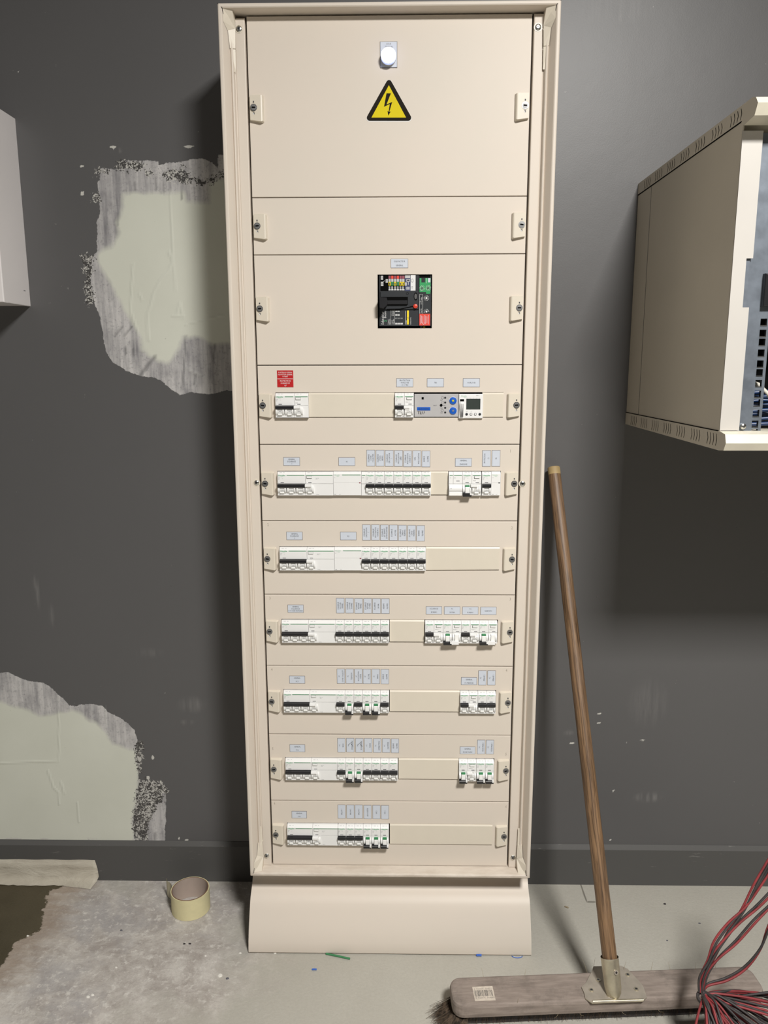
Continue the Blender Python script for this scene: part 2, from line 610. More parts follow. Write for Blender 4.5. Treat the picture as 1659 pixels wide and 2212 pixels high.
def sdf(X, Z, pts):
    d = seg_dist(X, Z, pts, True)
    ins = np.zeros(X.shape, bool)
    n = len(pts)
    for i in range(n):
        (x0, z0), (x1, z1) = pts[i], pts[(i + 1) % n]
        c = ((z0 > Z) != (z1 > Z)) & (X < (x1 - x0) * (Z - z0) / (z1 - z0 + 1e-12) + x0)
        ins ^= c
    return np.where(ins, -d, d)


def wpx(pts, ox, oy, k):
    r = []
    for a, b in pts:
        p = on_y(a / k + ox, b / k + oy, WALL_Y)
        r.append((p.x, p.z))
    return r


def fpx(pts, ox, oy, k):
    r = []
    for a, b in pts:
        p = on_z(a / k + ox, b / k + oy, 0)
        r.append((p.x, p.y))
    return r


def grid_mesh(name, A, B, place, attrs, mat):
    na, nb = len(A), len(B)
    X, Z = np.meshgrid(A, B, indexing='ij')
    co = place(X.ravel(), Z.ravel())
    me = bpy.data.meshes.new(name)
    idx = np.arange(na * nb).reshape(na, nb)
    f = np.stack([idx[:-1, :-1], idx[1:, :-1], idx[1:, 1:], idx[:-1, 1:]], -1).reshape(-1, 4)
    me.vertices.add(na * nb)
    me.vertices.foreach_set('co', (co * U).astype(np.float32).ravel())
    me.loops.add(f.size)
    me.loops.foreach_set('vertex_index', f.ravel().astype(np.int32))
    me.polygons.add(len(f))
    me.polygons.foreach_set('loop_start', np.arange(0, f.size, 4, dtype=np.int32))
    me.update(calc_edges=True)
    for k, fn in attrs.items():
        at = me.attributes.new(k, 'FLOAT', 'POINT')
        at.data.foreach_set('value', fn(X, Z).astype(np.float32).ravel())
    me.materials.append(MAT[mat])
    o = bpy.data.objects.new(name, me)
    COL.objects.link(o)
    return tag(o, kind='structure')


PA, PB = (150, 280, 3.568), (0, 1400, 4.1475)
A_out = wpx([(235, 300), (372, 305), (385, 300), (560, 285), (640, 270), (690, 272), (820, 250), (930, 235), (1000, 222), (1060, 235), (1120, 270), (1145, 300), (1140, 195), (1185, 195), (1400, 195), (1400, 2010), (1250, 2010),
             (1200, 2010), (1100, 2042), (930, 2025), (850, 2045), (770, 1990), (700, 1930), (640, 1910), (540, 1900), (430, 1850), (340, 1800), (285, 1720), (265, 1620), (250, 1520), (235, 1450), (205, 1370), (175, 1260),
             (155, 1160), (165, 1020), (185, 980), (215, 930), (212, 880), (215, 740), (210, 715), (230, 670), (232, 560), (215, 400), (235, 395)], *PA)
A_top = wpx([(400, 240), (690, 240), (692, 285), (560, 300), (400, 300)], *PA)
A_core = wpx([(420, 500), (720, 490), (880, 485), (900, 555), (1080, 565), (1070, 420), (1185, 370), (1400, 370), (1400, 1690), (1230, 1640), (1100, 1640), (1000, 1590), (870, 1590), (850, 1660), (820, 1720),
              (770, 1800), (700, 1780), (620, 1740), (570, 1690), (540, 1600), (480, 1480), (420, 1400), (350, 1250), (290, 1120), (230, 1030), (225, 960), (330, 900), (400, 800), (380, 720), (420, 600)], *PA)
B_out = wpx([(-400, 215), (0, 222), (70, 215), (130, 245), (250, 295), (390, 310), (450, 345), (510, 410), (560, 450), (620, 512), (690, 522), (720, 505), (800, 500), (920, 515), (960, 570), (1100, 640), (1200, 730),
             (1228, 820), (1225, 920), (1240, 1100), (1235, 1300), (1215, 1420), (1190, 1560), (1200, 1700), (1212, 1760), (-400, 1760)], *PB)
B_core = wpx([(-400, 480), (0, 480), (200, 540), (380, 610), (520, 580), (640, 560), (740, 600), (860, 680), (940, 740), (1020, 850), (1150, 900), (1225, 930), (1240, 1100), (1235, 1300), (1215, 1420), (1190, 1560), (1200, 1760), (-400, 1760)], *PB)
B_sl = wpx([(1482, 1270), (1486, 1400), (1478, 1760), (1300, 1760), (1325, 1600), (1345, 1520), (1400, 1450), (1385, 1410), (1440, 1360), (1425, 1300)], *PB)
SPK = [wpx([(370, 245), (480, 250), (575, 270), (560, 295), (480, 300), (380, 300)], *PA),
       wpx([(225, 305), (285, 310), (280, 330), (225, 335)], *PA),
       wpx([(700, 330), (780, 310), (880, 310), (920, 350), (960, 385), (1040, 395), (1185, 330), (1185, 365), (1060, 410), (980, 410), (870, 400), (760, 375)], *PA),
       wpx([(560, 325), (660, 325), (655, 350), (580, 345)], *PA),
       wpx([(105, 980), (175, 985), (165, 1080), (150, 1160), (180, 1300), (190, 1330), (140, 1340), (125, 1200)], *PA),
       wpx([(185, 500), (225, 495), (225, 560), (180, 555)], *PA),
       wpx([(1228, 850), (1265, 850), (1275, 1000), (1245, 1120), (1228, 1050)], *PB),
       wpx([(1235, 1180), (1440, 1200), (1480, 1275), (1440, 1380), (1385, 1400), (1390, 1460), (1330, 1540), (1310, 1720), (1215, 1720), (1190, 1580), (1215, 1420), (1230, 1300)], *PB)]
HARD = wpx([(1205, 1430), (1290, 1400), (1290, 1520), (1240, 1620), (1190, 1560)], *PB)
FLK = [(244, 318, 9, 2), (408, 317.5, 13, 3.5), (177, 359, 5, 2), (178, 418, 5, 5), (330, 1636, 4, 6), (320, 1680, 4, 6), (331, 1689, 3, 3), (347, 1688, 2.5, 3), (162, 1518, 3, 2), (1295, 1541, 5, 2), (1293, 1561, 5, 1.5),
       (1236, 1605.5, 6, 2), (1352, 1604, 4, 2), (1388, 1600, 10, 2), (1326, 1709, 3, 3.5), (387, 1811, 3, 4), (403, 1813.5, 6, 1.5), (1318, 1814.5, 3, 1.5), (246, 325, 2, 3), (200, 1811, 40, 1.6), (30, 1812, 24, 1.6), (95, 1811, 14, 1.3), (290, 1812, 20, 1.5)]
SMR = [(252, 326, 9, 5, .8), (85, 1285, 8, 26, .5), (112, 1330, 6, 20, .3), (320, 1410, 26, 8, .25), (415, 1522, 25, 14, .35), (1400, 1722, 22, 9, .7), (1400, 1520, 30, 40, .25), (405, 1560, 12, 5, .4), (1228, 1583, 8, 5, .4), (540, 1500, 1, 1, 0), (1330, 30, 60, 16, .25), (75, 1260, 4, 14, .5)]


def ell(X, Z, lst, soft):
    r = np.zeros(X.shape)
    for e in lst:
        p, q = on_y(e[0], e[1], WALL_Y), on_y(e[0] + e[2], e[1] + e[3], WALL_Y)
        a, b = max(3.2, abs(q.x - p.x)), max(2.6, abs(q.z - p.z))
        rr = np.sqrt(((X - p.x) / a) ** 2 + ((Z - p.z) / b) ** 2)
        r = np.maximum(r, np.clip((1.4 if not soft else 1.5) - rr, 0, 1) * (e[4] if len(e) > 4 else 1))
    return r


def ridge(X, Z):
    r = np.zeros(X.shape)
    for ln, wd in (([(765, 940), (797, 1010), (765, 1090), (700, 1160), (650, 1260), (625, 1360), (603, 1420), (603, 1520), (613, 1620)], 4),
                   ([(780, 500), (790, 800), (803, 990), (820, 1240)], 2.5), ([(830, 1420), (850, 1340), (870, 1420)], 4), ([(800, 1435), (880, 1440)], 4), ([(490, 1030), (480, 1200), (470, 1390), (540, 1600)], 3),
                   ([(895, 1500), (1020, 1470), (1225, 1420)], 2.5), ([(540, 1270), (560, 1310)], 3), ([(905, 1845), (1050, 1915)], 3)):
        r = np.maximum(r, np.clip(1.2 - seg_dist(X, Z, wpx(ln, *PA), False) / wd, 0, 1))
    for ln, wd in (([(520, 430), (525, 600), (530, 1000)], 2.5), ([(0, 1030), (530, 1010)], 3), ([(430, 1100), (480, 1250), (530, 1300), (530, 1400)], 3), ([(545, 1200), (575, 1300)], 3), ([(690, 1380), (705, 1560)], 3), ([(945, 520), (950, 720)], 2.5)):
        r = np.maximum(r, np.clip(1.2 - seg_dist(X, Z, wpx(ln, *PB), False) / wd, 0, 1))
    return r


def streak(X, Z):
    r = np.zeros(X.shape)
    for ln, wd in (([(545, 1895), (600, 1820), (660, 1750)], 6), ([(895, 1590), (885, 1800), (870, 1990)], 2.5), ([(660, 360), (668, 470)], 2), ([(718, 370), (724, 490)], 2.4), ([(505, 400), (510, 470)], 2.2), ([(375, 640), (378, 740)], 2.2),
                   ([(868, 430), (866, 540)], 2), ([(350, 1590), (405, 1520)], 2.4), ([(420, 1590), (480, 1520)], 2.4), ([(432, 1680), (432, 1730)], 2.4), ([(490, 1690), (490, 1740)], 2.4), ([(970, 1890), (965, 1960)], 2.5), ([(1125, 1650), (1105, 1800)], 2.2)):
        r = np.maximum(r, np.clip(1.2 - seg_dist(X, Z, wpx(ln, *PA), False) / (wd * .75 + .6), 0, 1))
    r = np.maximum(r, np.clip(1.5 - seg_dist(X, Z, wpx([(1387, 1660), (1387, 1712)], *PB), False) / 3, 0, 1))
    return r


def speck(X, Z):
    r = np.zeros(X.shape)
    for p in SPK:
        r = np.maximum(r, np.clip(0.55 - sdf(X, Z, p) / 26, 0, 1))
    return r


xs = np.concatenate([np.linspace(-2600, -960, 8), np.arange(-950, -255, 4.0), np.linspace(-250, 290, 10), np.arange(300, 960, 5.0), np.linspace(970, 2600, 8)])
zs = np.concatenate([[-2, 60], np.arange(96, 1900, 4.6), np.linspace(1905, 2700, 6)])
grid_mesh('wall_back', xs, zs, lambda a, b: np.stack([a, np.full_like(a, WALL_Y), b], -1), {
    'd_outer': lambda X, Z: np.minimum(np.minimum(sdf(X, Z, A_out), sdf(X, Z, A_top)), np.minimum(sdf(X, Z, B_out), sdf(X, Z, B_sl))),
    'd_core': lambda X, Z: np.minimum(sdf(X, Z, A_core), sdf(X, Z, B_core)),
    'speck': speck, 'fleck': lambda X, Z: ell(X, Z, FLK, False), 'smear': lambda X, Z: ell(X, Z, SMR, True),
    'ridge': ridge, 'streak': streak}, 'wall_paint')

FO = (0, 1750, 2.9625)
OL = fpx([(-400, 440), (0, 438), (60, 432), (200, 442), (300, 440), (390, 445), (415, 470), (420, 487), (330, 510), (290, 560), (305, 600), (270, 640), (278, 700), (255, 770), (190, 805), (90, 850), (60, 920), (0, 1010), (-200, 1120), (-400, 1200)], *FO)
DU = fpx([(-400, 430), (300, 440), (1650, 440), (1600, 900), (1560, 1120), (1350, 1230), (1000, 1330), (600, 1500), (-400, 1700)], *FO)
CR = fpx([(1255, 1912), (1262, 1935), (1267, 1947), (1290, 1950)], 0, 0, 1)
fx = np.concatenate([np.linspace(-2600, -1000, 6), np.arange(-980, -200, 6.0), np.linspace(-190, 300, 12), np.arange(310, 520, 4.0), np.linspace(530, 2600, 12)])
fy = np.concatenate([np.linspace(-3200, -560, 8), np.arange(-550, 197, 6.0), [200]])
grid_mesh('floor', fx, fy, lambda a, b: np.stack([a, b, np.zeros_like(a)], -1), {
    'd_olive': lambda X, Y: sdf(X, Y, OL), 'd_dust': lambda X, Y: sdf(X, Y, DU),
    'crack': lambda X, Y: np.clip(1.5 - seg_dist(X, Y, CR, False) / 2.5, 0, 1)}, 'floor_concrete')

b = MB()
b.prism_x([(BASE_Y, 0), (BASE_Y, 93), (BASE_Y + 1.0, 94.5), (WALL_Y - 1, 103), (WALL_Y + 1, 103.5), (WALL_Y + 1, 0)], -2600, 2600, 'baseboard_paint')
tag(b.build('baseboard_back'), kind='structure')

# ------------------------------------------------------------------ the distribution cabinet
ZT = 1829.66            # top of the uppermost cover
CAB = thing('distribution_cabinet', (0, 90, 0), 'tall cream metal electrical cabinet with open front full of breakers', 'electrical cabinet')
COFF = Vector((0, -90, 0))   # part meshes are written in room coordinates


def cpart(mb, name, parent=None, label=None):
    if parent is None or parent is CAB:
        return mb.build(name, CAB, COFF, label)
    return mb.build(name, parent, (0, 0, 0), label)


FZ0, FZ1, FX = 171.5, 1839.8, 294.0


def ring(mb, prof, m, smooth=False):
    """sweep a profile of (inset from outer edge, y) round the cabinet front"""
    def loop(i, y):
        return [(-FX + i, y, FZ0 + min(i, 8.0)), (FX - i, y, FZ0 + min(i, 8.0)), (FX - i, y, FZ1 - min(i, 7.5)), (-FX + i, y, FZ1 - min(i, 7.5))]
    flat, top = [], -99.0          # head and sill carry no bead: their depth only grows
    for i, y in prof:
        top = max(top, y) if i >= 5.6 else y
        flat.append((i, top))
    for pr_, sides in ((prof, (1, 3)), (flat, (0, 2))):
        vs = [p for i, y in pr_ for p in loop(i, y)]
        fs = []
        for k in range(len(pr_) - 1):
            for i in sides:
                j = (i + 1) % 4
                fs.append((k * 4 + i, k * 4 + j, k * 4 + 4 + j, k * 4 + 4 + i))
        mb.add(vs, fs, m, smooth)


b = MB()
ring(b, [(0, WALL_Y - 1), (0, -25), (0.6, -27.2), (2.2, -28.2), (5.6, -28.2), (7.2, -27.0), (8.2, -25.0), (15.8, -8.0), (17.0, -10.5), (18.6, -11.8), (20.2, -11.0), (21.3, -7.5), (21.8, -2.5), (23.6, -1.5), (24.2, 2), (24.5, 20)], 'cream_paint_dusty')
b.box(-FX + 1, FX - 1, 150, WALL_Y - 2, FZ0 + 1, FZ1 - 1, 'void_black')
for sx, px, py in ((-1, 502.5, 153.5), (1, 1180, 151), (-1, 559, 1779), (1, 1126, 1784)):
    p = on_y(px, py, -7)
    b.box(p.x - .9, p.x + .9, -7.6, -5, p.z - 9.5, p.z + 9.5, 'void_black')
cpart(b, 'enclosure')
# mitre seams of the frame corners
for sx in (-1, 1):
    for zt, zi, za, zb in ((FZ1, FZ1 - 7.5, FZ1 - 7.5, FZ1 - 16), (FZ0, FZ0 + 8, FZ0 + 8, FZ0 + 17)):
        b = MB()
        b.tube([(sx * FX, -27.5, zt), (sx * (FX - 8), -27.9, zi)], 0.45, 'void_black', 4)
        b.tube([(sx * (FX - 8), -27.9, zi), (sx * (FX - 8), -26.5, za), (sx * (FX - 9), -25.0, zb)], 0.45, 'void_black', 4)
        cpart(b, 'corner_seam')


def gusset(sx, top):
    """plastic corner piece: two facetted wedges with a tapering tongue along the frame side"""
    s = -1 if top else 1
    z0 = (FZ1 - 7) if top else (FZ0 + 8)
    X = lambda i: sx * (FX - i)
    mb = MB()
    vs = [(X(8), -26, z0), (X(24), -22, z0), (X(25), 0, z0), (X(8.5), -25, z0 + s * 20), (X(14), -14, z0 + s * 32), (X(26), -7, z0 + s * 26), (X(16), -19, z0 + s * 9)]
    mb.add(vs, [(0, 1, 6), (0, 6, 3), (1, 2, 5), (1, 5, 6), (3, 6, 5, 4)], 'cream_plastic')
    vs = [(X(14), -14.5, z0 + s * 31), (X(26), -9, z0 + s * 26), (X(25), -9, z0 + s * 58), (X(16), -11.5, z0 + s * 58), (X(25), -2, z0 + s * 60), (X(16), -6, z0 + s * 60)]
    mb.add(vs, [(0, 1, 2, 3), (3, 2, 4, 5)], 'cream_plastic')
    vs = [(X(16.5), -10.5, z0 + s * 59), (X(25), -8.5, z0 + s * 59), (X(24.5), -7.2, z0 + s * 95), (X(18.3), -7.4, z0 + s * 95)]
    mb.add(vs, [(0, 1, 2, 3)], 'cream_plastic')
    cpart(mb, 'corner_bracket')


for sx in (-1, 1):
    for tp in (True, False):
        gusset(sx, tp)

# upright rails with screws
for sx in (-1, 1):
    mb = MB()
    x0, x1 = (-270.5, -252.6) if sx < 0 else (252.6, 270.5)
    z0, z1 = 179.5, ZT + (-3.5 if sx < 0 else -1)
    if sx < 0:
        mb.panel(x0, x1, z0, z1, [], 'cream_paint', y=-3.0, depth=20, b=1.6)
    else:
        mb.panel(x0, x1, z0, z1, [], 'cream_paint', y=-3.0, depth=20, b=1.6)
    rail = cpart(mb, 'side_rail')
    scr = [(516, 62), (554, 1043), (576, 1849)] if sx < 0 else [(1162.5, 58.5), (1129, 1045), (1108, 1853)]
    for px, py in scr:
        p = on_y(px, py, -4)
        s = MB()
        s.cyl_y(p.x, p.z, 7.2, -3.5, -2.5, 'cream_plastic', 20)
        s.cyl_y(p.x, p.z, 5.3, -5.2, -3, 'steel', 20, dome=2.2)
        s.cyl_y(p.x - .3, p.z + .4, 2.6, -5.5, -4, 'steel_dark', 14)
        s.box(p.x - 1.9, p.x + 1.5, -5.7, -5, p.z - .2, p.z + .9, 'void_black')
        cpart(s, 'screw', rail)


def latch(panel, px, pz, side):
    """quarter-turn lock; side -1 = left edge"""
    mb = MB()
    x0, x1 = px - 12, px + 12
    z0, z1 = pz - 22.5, pz + 22.5
    a, c = (x0, x1) if side < 0 else (x1, x0)     # a = outer edge, c = inner edge
    d = 1 if side < 0 else -1
    prof = [(a, -6.0), (c - d * 4.0, -8.5), (c - d * 2.0, -8.0), (c, -3.0), (c, 1)]
    n = len(prof)
    top = [(x, y, z1 - 1.5 - 1.5 * i / 3) for i, (x, y) in enumerate(prof)]
    bot = [(x, y, z0 + (2.5 if i == 0 else (-0.5 if i == 1 else 0.5))) for i, (x, y) in enumerate(prof)]
    tb = [(x, 1, z1) for x, y in prof]
    bb = [(x, 1, z0 - 2.5 * (1 - abs(2 * i / (n - 1) - 1)) + (2 if i in (0,) else 0)) for i, (x, y) in enumerate(prof)]
    vs = tb + top + bot + bb
    fs = []
    for k in range(3):
        for i in range(n - 1):
            fs.append((k * n + i, k * n + i + 1, (k + 1) * n + i + 1, (k + 1) * n + i))
    fs.append((0, n, 2 * n, 3 * n))
    mb.add(vs, fs, 'cream_plastic')
    sx = a + d * 6.8
    yf = -7.3
    mb.cyl_y(sx, pz, 6.0, yf - .9, yf + 1, 'steel_dark', 22)
    mb.cyl_y(sx, pz, 5.0, yf - 1.3, yf, 'steel_face', 22, dome=.12)
    vs2 = []
    t = random.uniform(-.15, .25)
    for u, v_ in ((-3.1, -1.2), (3.1, -1.2), (3.1, 1.2), (-3.1, 1.2)):
        vs2.append((sx + u * math.cos(t) - v_ * math.sin(t), yf - 1.5, pz + u * math.sin(t) + v_ * math.cos(t)))
    mb.add(vs2, [(0, 1, 2, 3)], 'void_black')
    mb.box(sx - 1, sx + 1, yf - .15, yf + .5, pz + 8.2, pz + 10.8, 'print_dark')
    mb.add([(sx - 1.3, yf - .2, pz - 8.0), (sx + 1.5, yf - .2, pz - 8.0), (sx + 1.5, yf - .2, pz - 11.5)], [(0, 2, 1)], 'print_dark')
    mb.add([(sx - 1.6, yf - .18, pz - 9.0), (sx + .8, yf - .18, pz - 9.5), (sx - .6, yf - .18, pz - 12.5)], [(0, 2, 1)], 'print_white')
    cpart(mb, 'latch', panel)


def plate(panel, px, py, txt, vertical=False, strike=False):
    p = on_y(px, py, 0)
    w2, h2 = (7.6, 15.2) if vertical else (15.4, 7.6)
    x, z = p.x, p.z
    mb = MB()
    mb.box(x - w2 - .6, x + w2 + .6, -0.5, .5, z - h2 - .6, z + h2 + .6, 'label_edge')
    mb.box(x - w2, x + w2, -1.0, -.4, z - h2, z + h2, 'label_plate')
    n = len(txt)
    pitch = 4.3 if n == 3 else 7.2
    for i, s in enumerate(txt):
        o = (i - (n - 1) / 2) * pitch
        if vertical:
            mb.text(s, x + o, -1.15, z, 2.9, 'print_dark', 'C', 90, 0.74, 28.5)
        else:
            mb.text(s, x, -1.15, z - o, 2.9, 'print_dark', 'C', 0, 0.8, 28.5)
    if strike:
        mb.tube([(x - 4, -1.3, z + 1), (x + 5, -1.3, z + 9)], .28, 'print_dark', 4)
        mb.tube([(x + 2, -1.3, z + 3), (x + 6, -1.3, z - 2)], .35, 'print_dark', 4)
    cpart(mb, 'label_plate', panel, 'small grey name plate reading ' + ' '.join(txt))


def blank(panel, x0, x1, zc, tilt=0.0):
    mb = MB()
    z1, z0 = zc + 23.5, zc - 23.5
    dz = tilt
    vs = [(x0, 1, z1), (x1, 1, z1), (x0, -1.2, z1 - .6), (x1, -1.2, z1 - .6), (x0, -2.6, z1 - 3.0), (x1, -2.6, z1 - 3.0), (x0, -2.6, z0 + 1.5 - dz), (x1, -2.6, z0 + 1.5), (x0, 1, z0 - dz), (x1, 1, z0)]
    mb.add(vs, [(0, 1, 3, 2), (2, 3, 5, 4), (4, 5, 7, 6), (6, 7, 9, 8), (0, 2, 4, 6, 8), (1, 9, 7, 5, 3)], 'cream_plastic')
    cpart(mb, 'blanking_strip', panel)


SL0, SL1 = -217.0, 216.5
COVER = [('plain', 0, 300), ('plain', 300, 400), ('main', 400, 600)] + [('row', 600 + 150 * i, 750 + 150 * i) for i in range(7)]
NSX = (-21.5, 79.5, 1297.0, 1394.0)
LAMPC = (-0.9, 1762.8)
LZ = [1679.5, 1479.3, 1333.0]
LZ += [ZT - 600 - 75 - 150 * i for i in range(7)]
PEN = {4: ((1102, 974, '1'),), 5: ((579, 1133, '2'), (1106, 1140, '2')), 6: ((583, 1292, '3'), (1102, 1294, '3')), 7: ((587, 1446, '4'), (1094, 1448, '4')), 8: ((589, 1617, '5'), (1093, 1629, '5')), 9: ((593, 1735, '6'), (1093, 1742, '6'))}
PAN = []
for i, (kd, a, c) in enumerate(COVER):
    z1, z0 = ZT - a - (0.0 if i == 0 else .7), ZT - c + .7
    zc = (z0 + z1) / 2
    holes = []
    if kd == 'row':
        x1 = SL1 + (-1.2 if i == 4 else (0.6 if i in (6, 7, 8) else 0))
        holes = [(SL0, x1, zc - 24.0, zc + 24.0)]
    elif kd == 'main':
        holes = [(NSX[0], NSX[1], NSX[2], NSX[3])]
    mb = MB()
    mb.panel(-249.6, 249.6, z0, z1, holes, 'cream_paint', depth=12, b=1.0)
    for px, py, s in PEN.get(i, ()):
        p = on_y(px, py, 0)
        mb.text(s, p.x, -.15, p.z, 6, 'pencil', 'C')
    if i == 6:
        p = on_y(631, 1428, 0)
        mb.poly_y([(p.x - 1.5, p.z - 2), (p.x + 1.2, p.z + 1.6), (p.x + 2, p.z + 2.4), (p.x, p.z - .6)], -.2, None, 'copper')
    P = cpart(mb, 'front_cover')
    PAN.append(P)
    for sd in (-1, 1):
        latch(P, sd * 235.3, LZ[i], sd)

# warning triangle on the top cover
TR = (760, 60, 9.216)


def tri_round(pts, r, seg=6):
    out = []
    n = len(pts)
    for i in range(n):
        p, a, c = Vector(pts[i]), Vector(pts[i - 1]), Vector(pts[(i + 1) % n])
        u, v = (a - p).normalized(), (c - p).normalized()
        ang = u.angle(v) / 2
        cen = p + (u + v).normalized() * (r / math.sin(ang))
        s = p + u * (r / math.tan(ang))
        e = p + v * (r / math.tan(ang))
        a0 = math.atan2(s.y - cen.y, s.x - cen.x)
        a1 = math.atan2(e.y - cen.y, e.x - cen.x)
        d = (a1 - a0 + math.pi) % (2 * math.pi) - math.pi
        out += [(cen.x + r * math.cos(a0 + d * k / seg), cen.y + r * math.sin(a0 + d * k / seg)) for k in range(seg + 1)]
    return out


def zp(pts, o=TR, y=0.0):
    r = []
    for a, c in pts:
        p = on_y(a / o[2] + o[0], c / o[2] + o[1], y)
        r.append((p.x, p.z))
    return r


mb = MB()
mb.poly_y(tri_round(zp([(740, 978), (248, 1868), (1232, 1868)]), 5.2), -.35, .2, 'print_white')
mb.poly_y(tri_round(zp([(740, 985), (255, 1853), (1225, 1853)]), 5.0), -.5, -.3, 'sign_black')
mb.poly_y(zp([(738, 1145), (390, 1790), (1080, 1790)]), -.6, None, 'sign_yellow')
mb.poly_y(zp([(690, 1308), (778, 1308), (690, 1530), (805, 1478), (748, 1672), (776, 1668), (725, 1752), (710, 1660), (733, 1672), (755, 1520), (640, 1577)]), -.7, None, 'sign_black')
cpart(mb, 'warning_sign', PAN[0], 'yellow and black high voltage triangle sticker with lightning bolt')

# ---- plates and rows
ROWZ = [ZT - 675 - 150 * i for i in range(7)]
plate(PAN[2], 862.9, 569, ['DISJONCTEUR', 'GENERAL'])
p = on_y(616.2, 818.3, 0)
mb = MB()
mb.box(p.x - 15.3, p.x + 15.3, -.7, .3, p.z - 15.6, p.z + 15.6, 'red_label')
for i, (s, h_) in enumerate((('PORTE BOX SEMAN', 2.7), ('DISJONCTEUR GENERAL', 2.7), ('OUVERT', 2.7))):
    mb.text(s, p.x, -.85, p.z + 12 - i * 3.9, 2.6, 'print_white', 'C', 0, .8, 27.5)
mb.box(p.x - 14.8, p.x + 14.8, -.9, -.6, p.z - .4, p.z + .4, 'print_white')
for i, s in enumerate(('PROTECTION', 'BOBINE MX', 'Q0')):
    mb.text(s, p.x, -.85, p.z - 4 - i * 4.1, 3.0, 'print_white', 'C', 0, .8, 27)
cpart(mb, 'warning_label', PAN[3], 'red plate with white lettering')
PL = {
    3: [(874.4, 826.6, 'PROTECTION|HORLOGE|C1 + TB3', 0), (940.6, 826.6, 'TB3', 0), (1018.2, 826.6, 'HORLOGE', 0)],
    4: [(630, 996.8, 'GENERAL|ECLAIRAGE|1', 0), (749.2, 997, 'K1', 0), (801, 989.5, 'ECLAIRAGE|COURS|COLLECTIFS', 1), (821, 989.6, 'ECLAIRAGE|STUDIO|BIKING', 1), (840.9, 989.9, 'ECLAIRAGE|CIRCULATION|1', 1),
        (860.8, 990.1, 'ECLAIRAGE|MUSCULATION|LIBRE', 1), (880.5, 990.8, 'ECLAIRAGE|MUSCULATION|GUIDEE N°1', 1), (900.2, 990.6, 'RAIL|MUSCULATION', 1), (920.1, 991.2, 'RESERVE|EQUIPEE', 1),
        (1001, 998.6, 'GENERAL|ENSEIGNE', 0), (1050.8, 990.2, 'PROTECTION|C1', 1), (1071.3, 990, 'K2', 1)],
    5: [(636.2, 1157.5, 'GENERAL|ECLAIRAGE|2', 0), (752.5, 1157.8, 'K3', 0), (791.6, 1150.2, 'ECLAIRAGE|CIRCULATION|1', 1), (811.1, 1150.2, 'ECLAIRAGE|MUSCULATION|GUIDEE N°2', 1), (830.5, 1150.5, 'ECLAIRAGE|EST ENFANT|DETENTE-ENTREE', 1),
        (850, 1150.6, 'ECLAIRAGE|ACCUEIL', 1), (869.4, 1151, 'ECLAIRAGE|CARDIO|TRAINING', 1), (889.2, 1151.3, 'ECLAIRAGE|CROSS|TRAINING', 1), (908.6, 1151.8, 'RESERVE|EQUIPEE', 1)],
    6: [(638.7, 1314.7, 'GENERAL|ECLAIRAGE|DOUCHES-VESTIAIRES', 0), (735.1, 1308.2, 'ECLAIRAGE|DOUCHES|FEMMES', 1), (755, 1308.2, 'ECLAIRAGE|DOUCHES|HOMMES', 1), (774.8, 1308.7, 'ECLAIRAGE|VESTIAIRE|FEMMES', 1), (794.3, 1308.7, 'ECLAIRAGE|VESTIAIRE|HOMMES', 1),
        (813.4, 1309, 'ECLAIRAGE|SAUNA', 1), (832.6, 1309.2, 'RESERVE|EQUIPEE', 1), (937.3, 1318.2, 'ECLAIRAGE|BUREAU', 0), (976.6, 1318.5, 'PC|SAUNA', 0), (1015.9, 1318.9, 'PC|BUREAU', 0), (1055, 1319.4, 'BAIE INFO', 0)],
    7: [(642, 1467.9, 'GENERAL|PC 1', 0), (736.5, 1460.4, 'PC|COURS COLLECTIF', 1), (755.5, 1460.4, 'PC|TELEVISION', 1), (774.3, 1460.5, 'PC|MUSCULATION|GUIDEE', 1), (792.7, 1460.9, 'PC|ACCUEIL', 1), (811.8, 1460.8, 'PC|BIKING', 1), (831.5, 1461.3, 'RESERVE|EQUIPEE', 1),
        (1013, 1471.1, 'GENERAL|PC MENAGE', 0), (1041.8, 1464, 'PC|MENAGE 1', 1), (1061.6, 1464, 'PC|MENAGE 2', 1)],
    8: [(642.5, 1616, 'GENERAL|PC 2', 0), (737.4, 1609.6, 'PC|VIDEO', 1), (756.7, 1609.4, 'PC|SECHE MAINS 1', 2), (776.5, 1609.8, 'PC|SECHE MAINS 1', 2), (795.5, 1609.8, 'PC|TISANE', 1), (815, 1610.2, 'PC|DISTRIBUTEURS', 1), (834.3, 1610.2, 'PC|CHAUFFERIE', 1), (853.4, 1610.8, 'RESERVE|EQUIPEE', 1),
        (1010, 1620.6, 'GENERAL|SECHE MAINS', 0), (1039.2, 1613.3, 'PC|SECHE MAINS 1', 1), (1058.2, 1613.5, 'PC|SECHE MAINS 1', 1)],
    9: [(646.5, 1759.6, 'GENERAL|CVC', 0), (738.1, 1753, 'BALLON 1', 1), (757, 1753.2, 'BALLON 2', 1), (775, 1753.2, 'BALLON 3', 1), (794, 1753.8, 'ADOUCISSEUR', 1), (813.2, 1753.8, 'VMC 1', 1), (831.6, 1754.2, 'VMC 1', 1)]}
for k, lst in PL.items():
    for px, py, s, vt in lst:
        plate(PAN[k], px, py, s.split('|'), vt > 0, vt == 2)

# blanking strips (cover index, x0, x1)
for k, x0, x1, tl in ((3, -153, 10, 0), (3, 176.5, 216.5, 0), (4, 78, 113.5, 0), (5, 72, 216.5, 1.2), (6, 0.6, 70, 0), (7, 0.6, 143, 0), (8, 18.6, 143, 0), (9, 0.6, 216.5, 0)):
    blank(PAN[k], x0, x1, ROWZ[k - 3], tl)

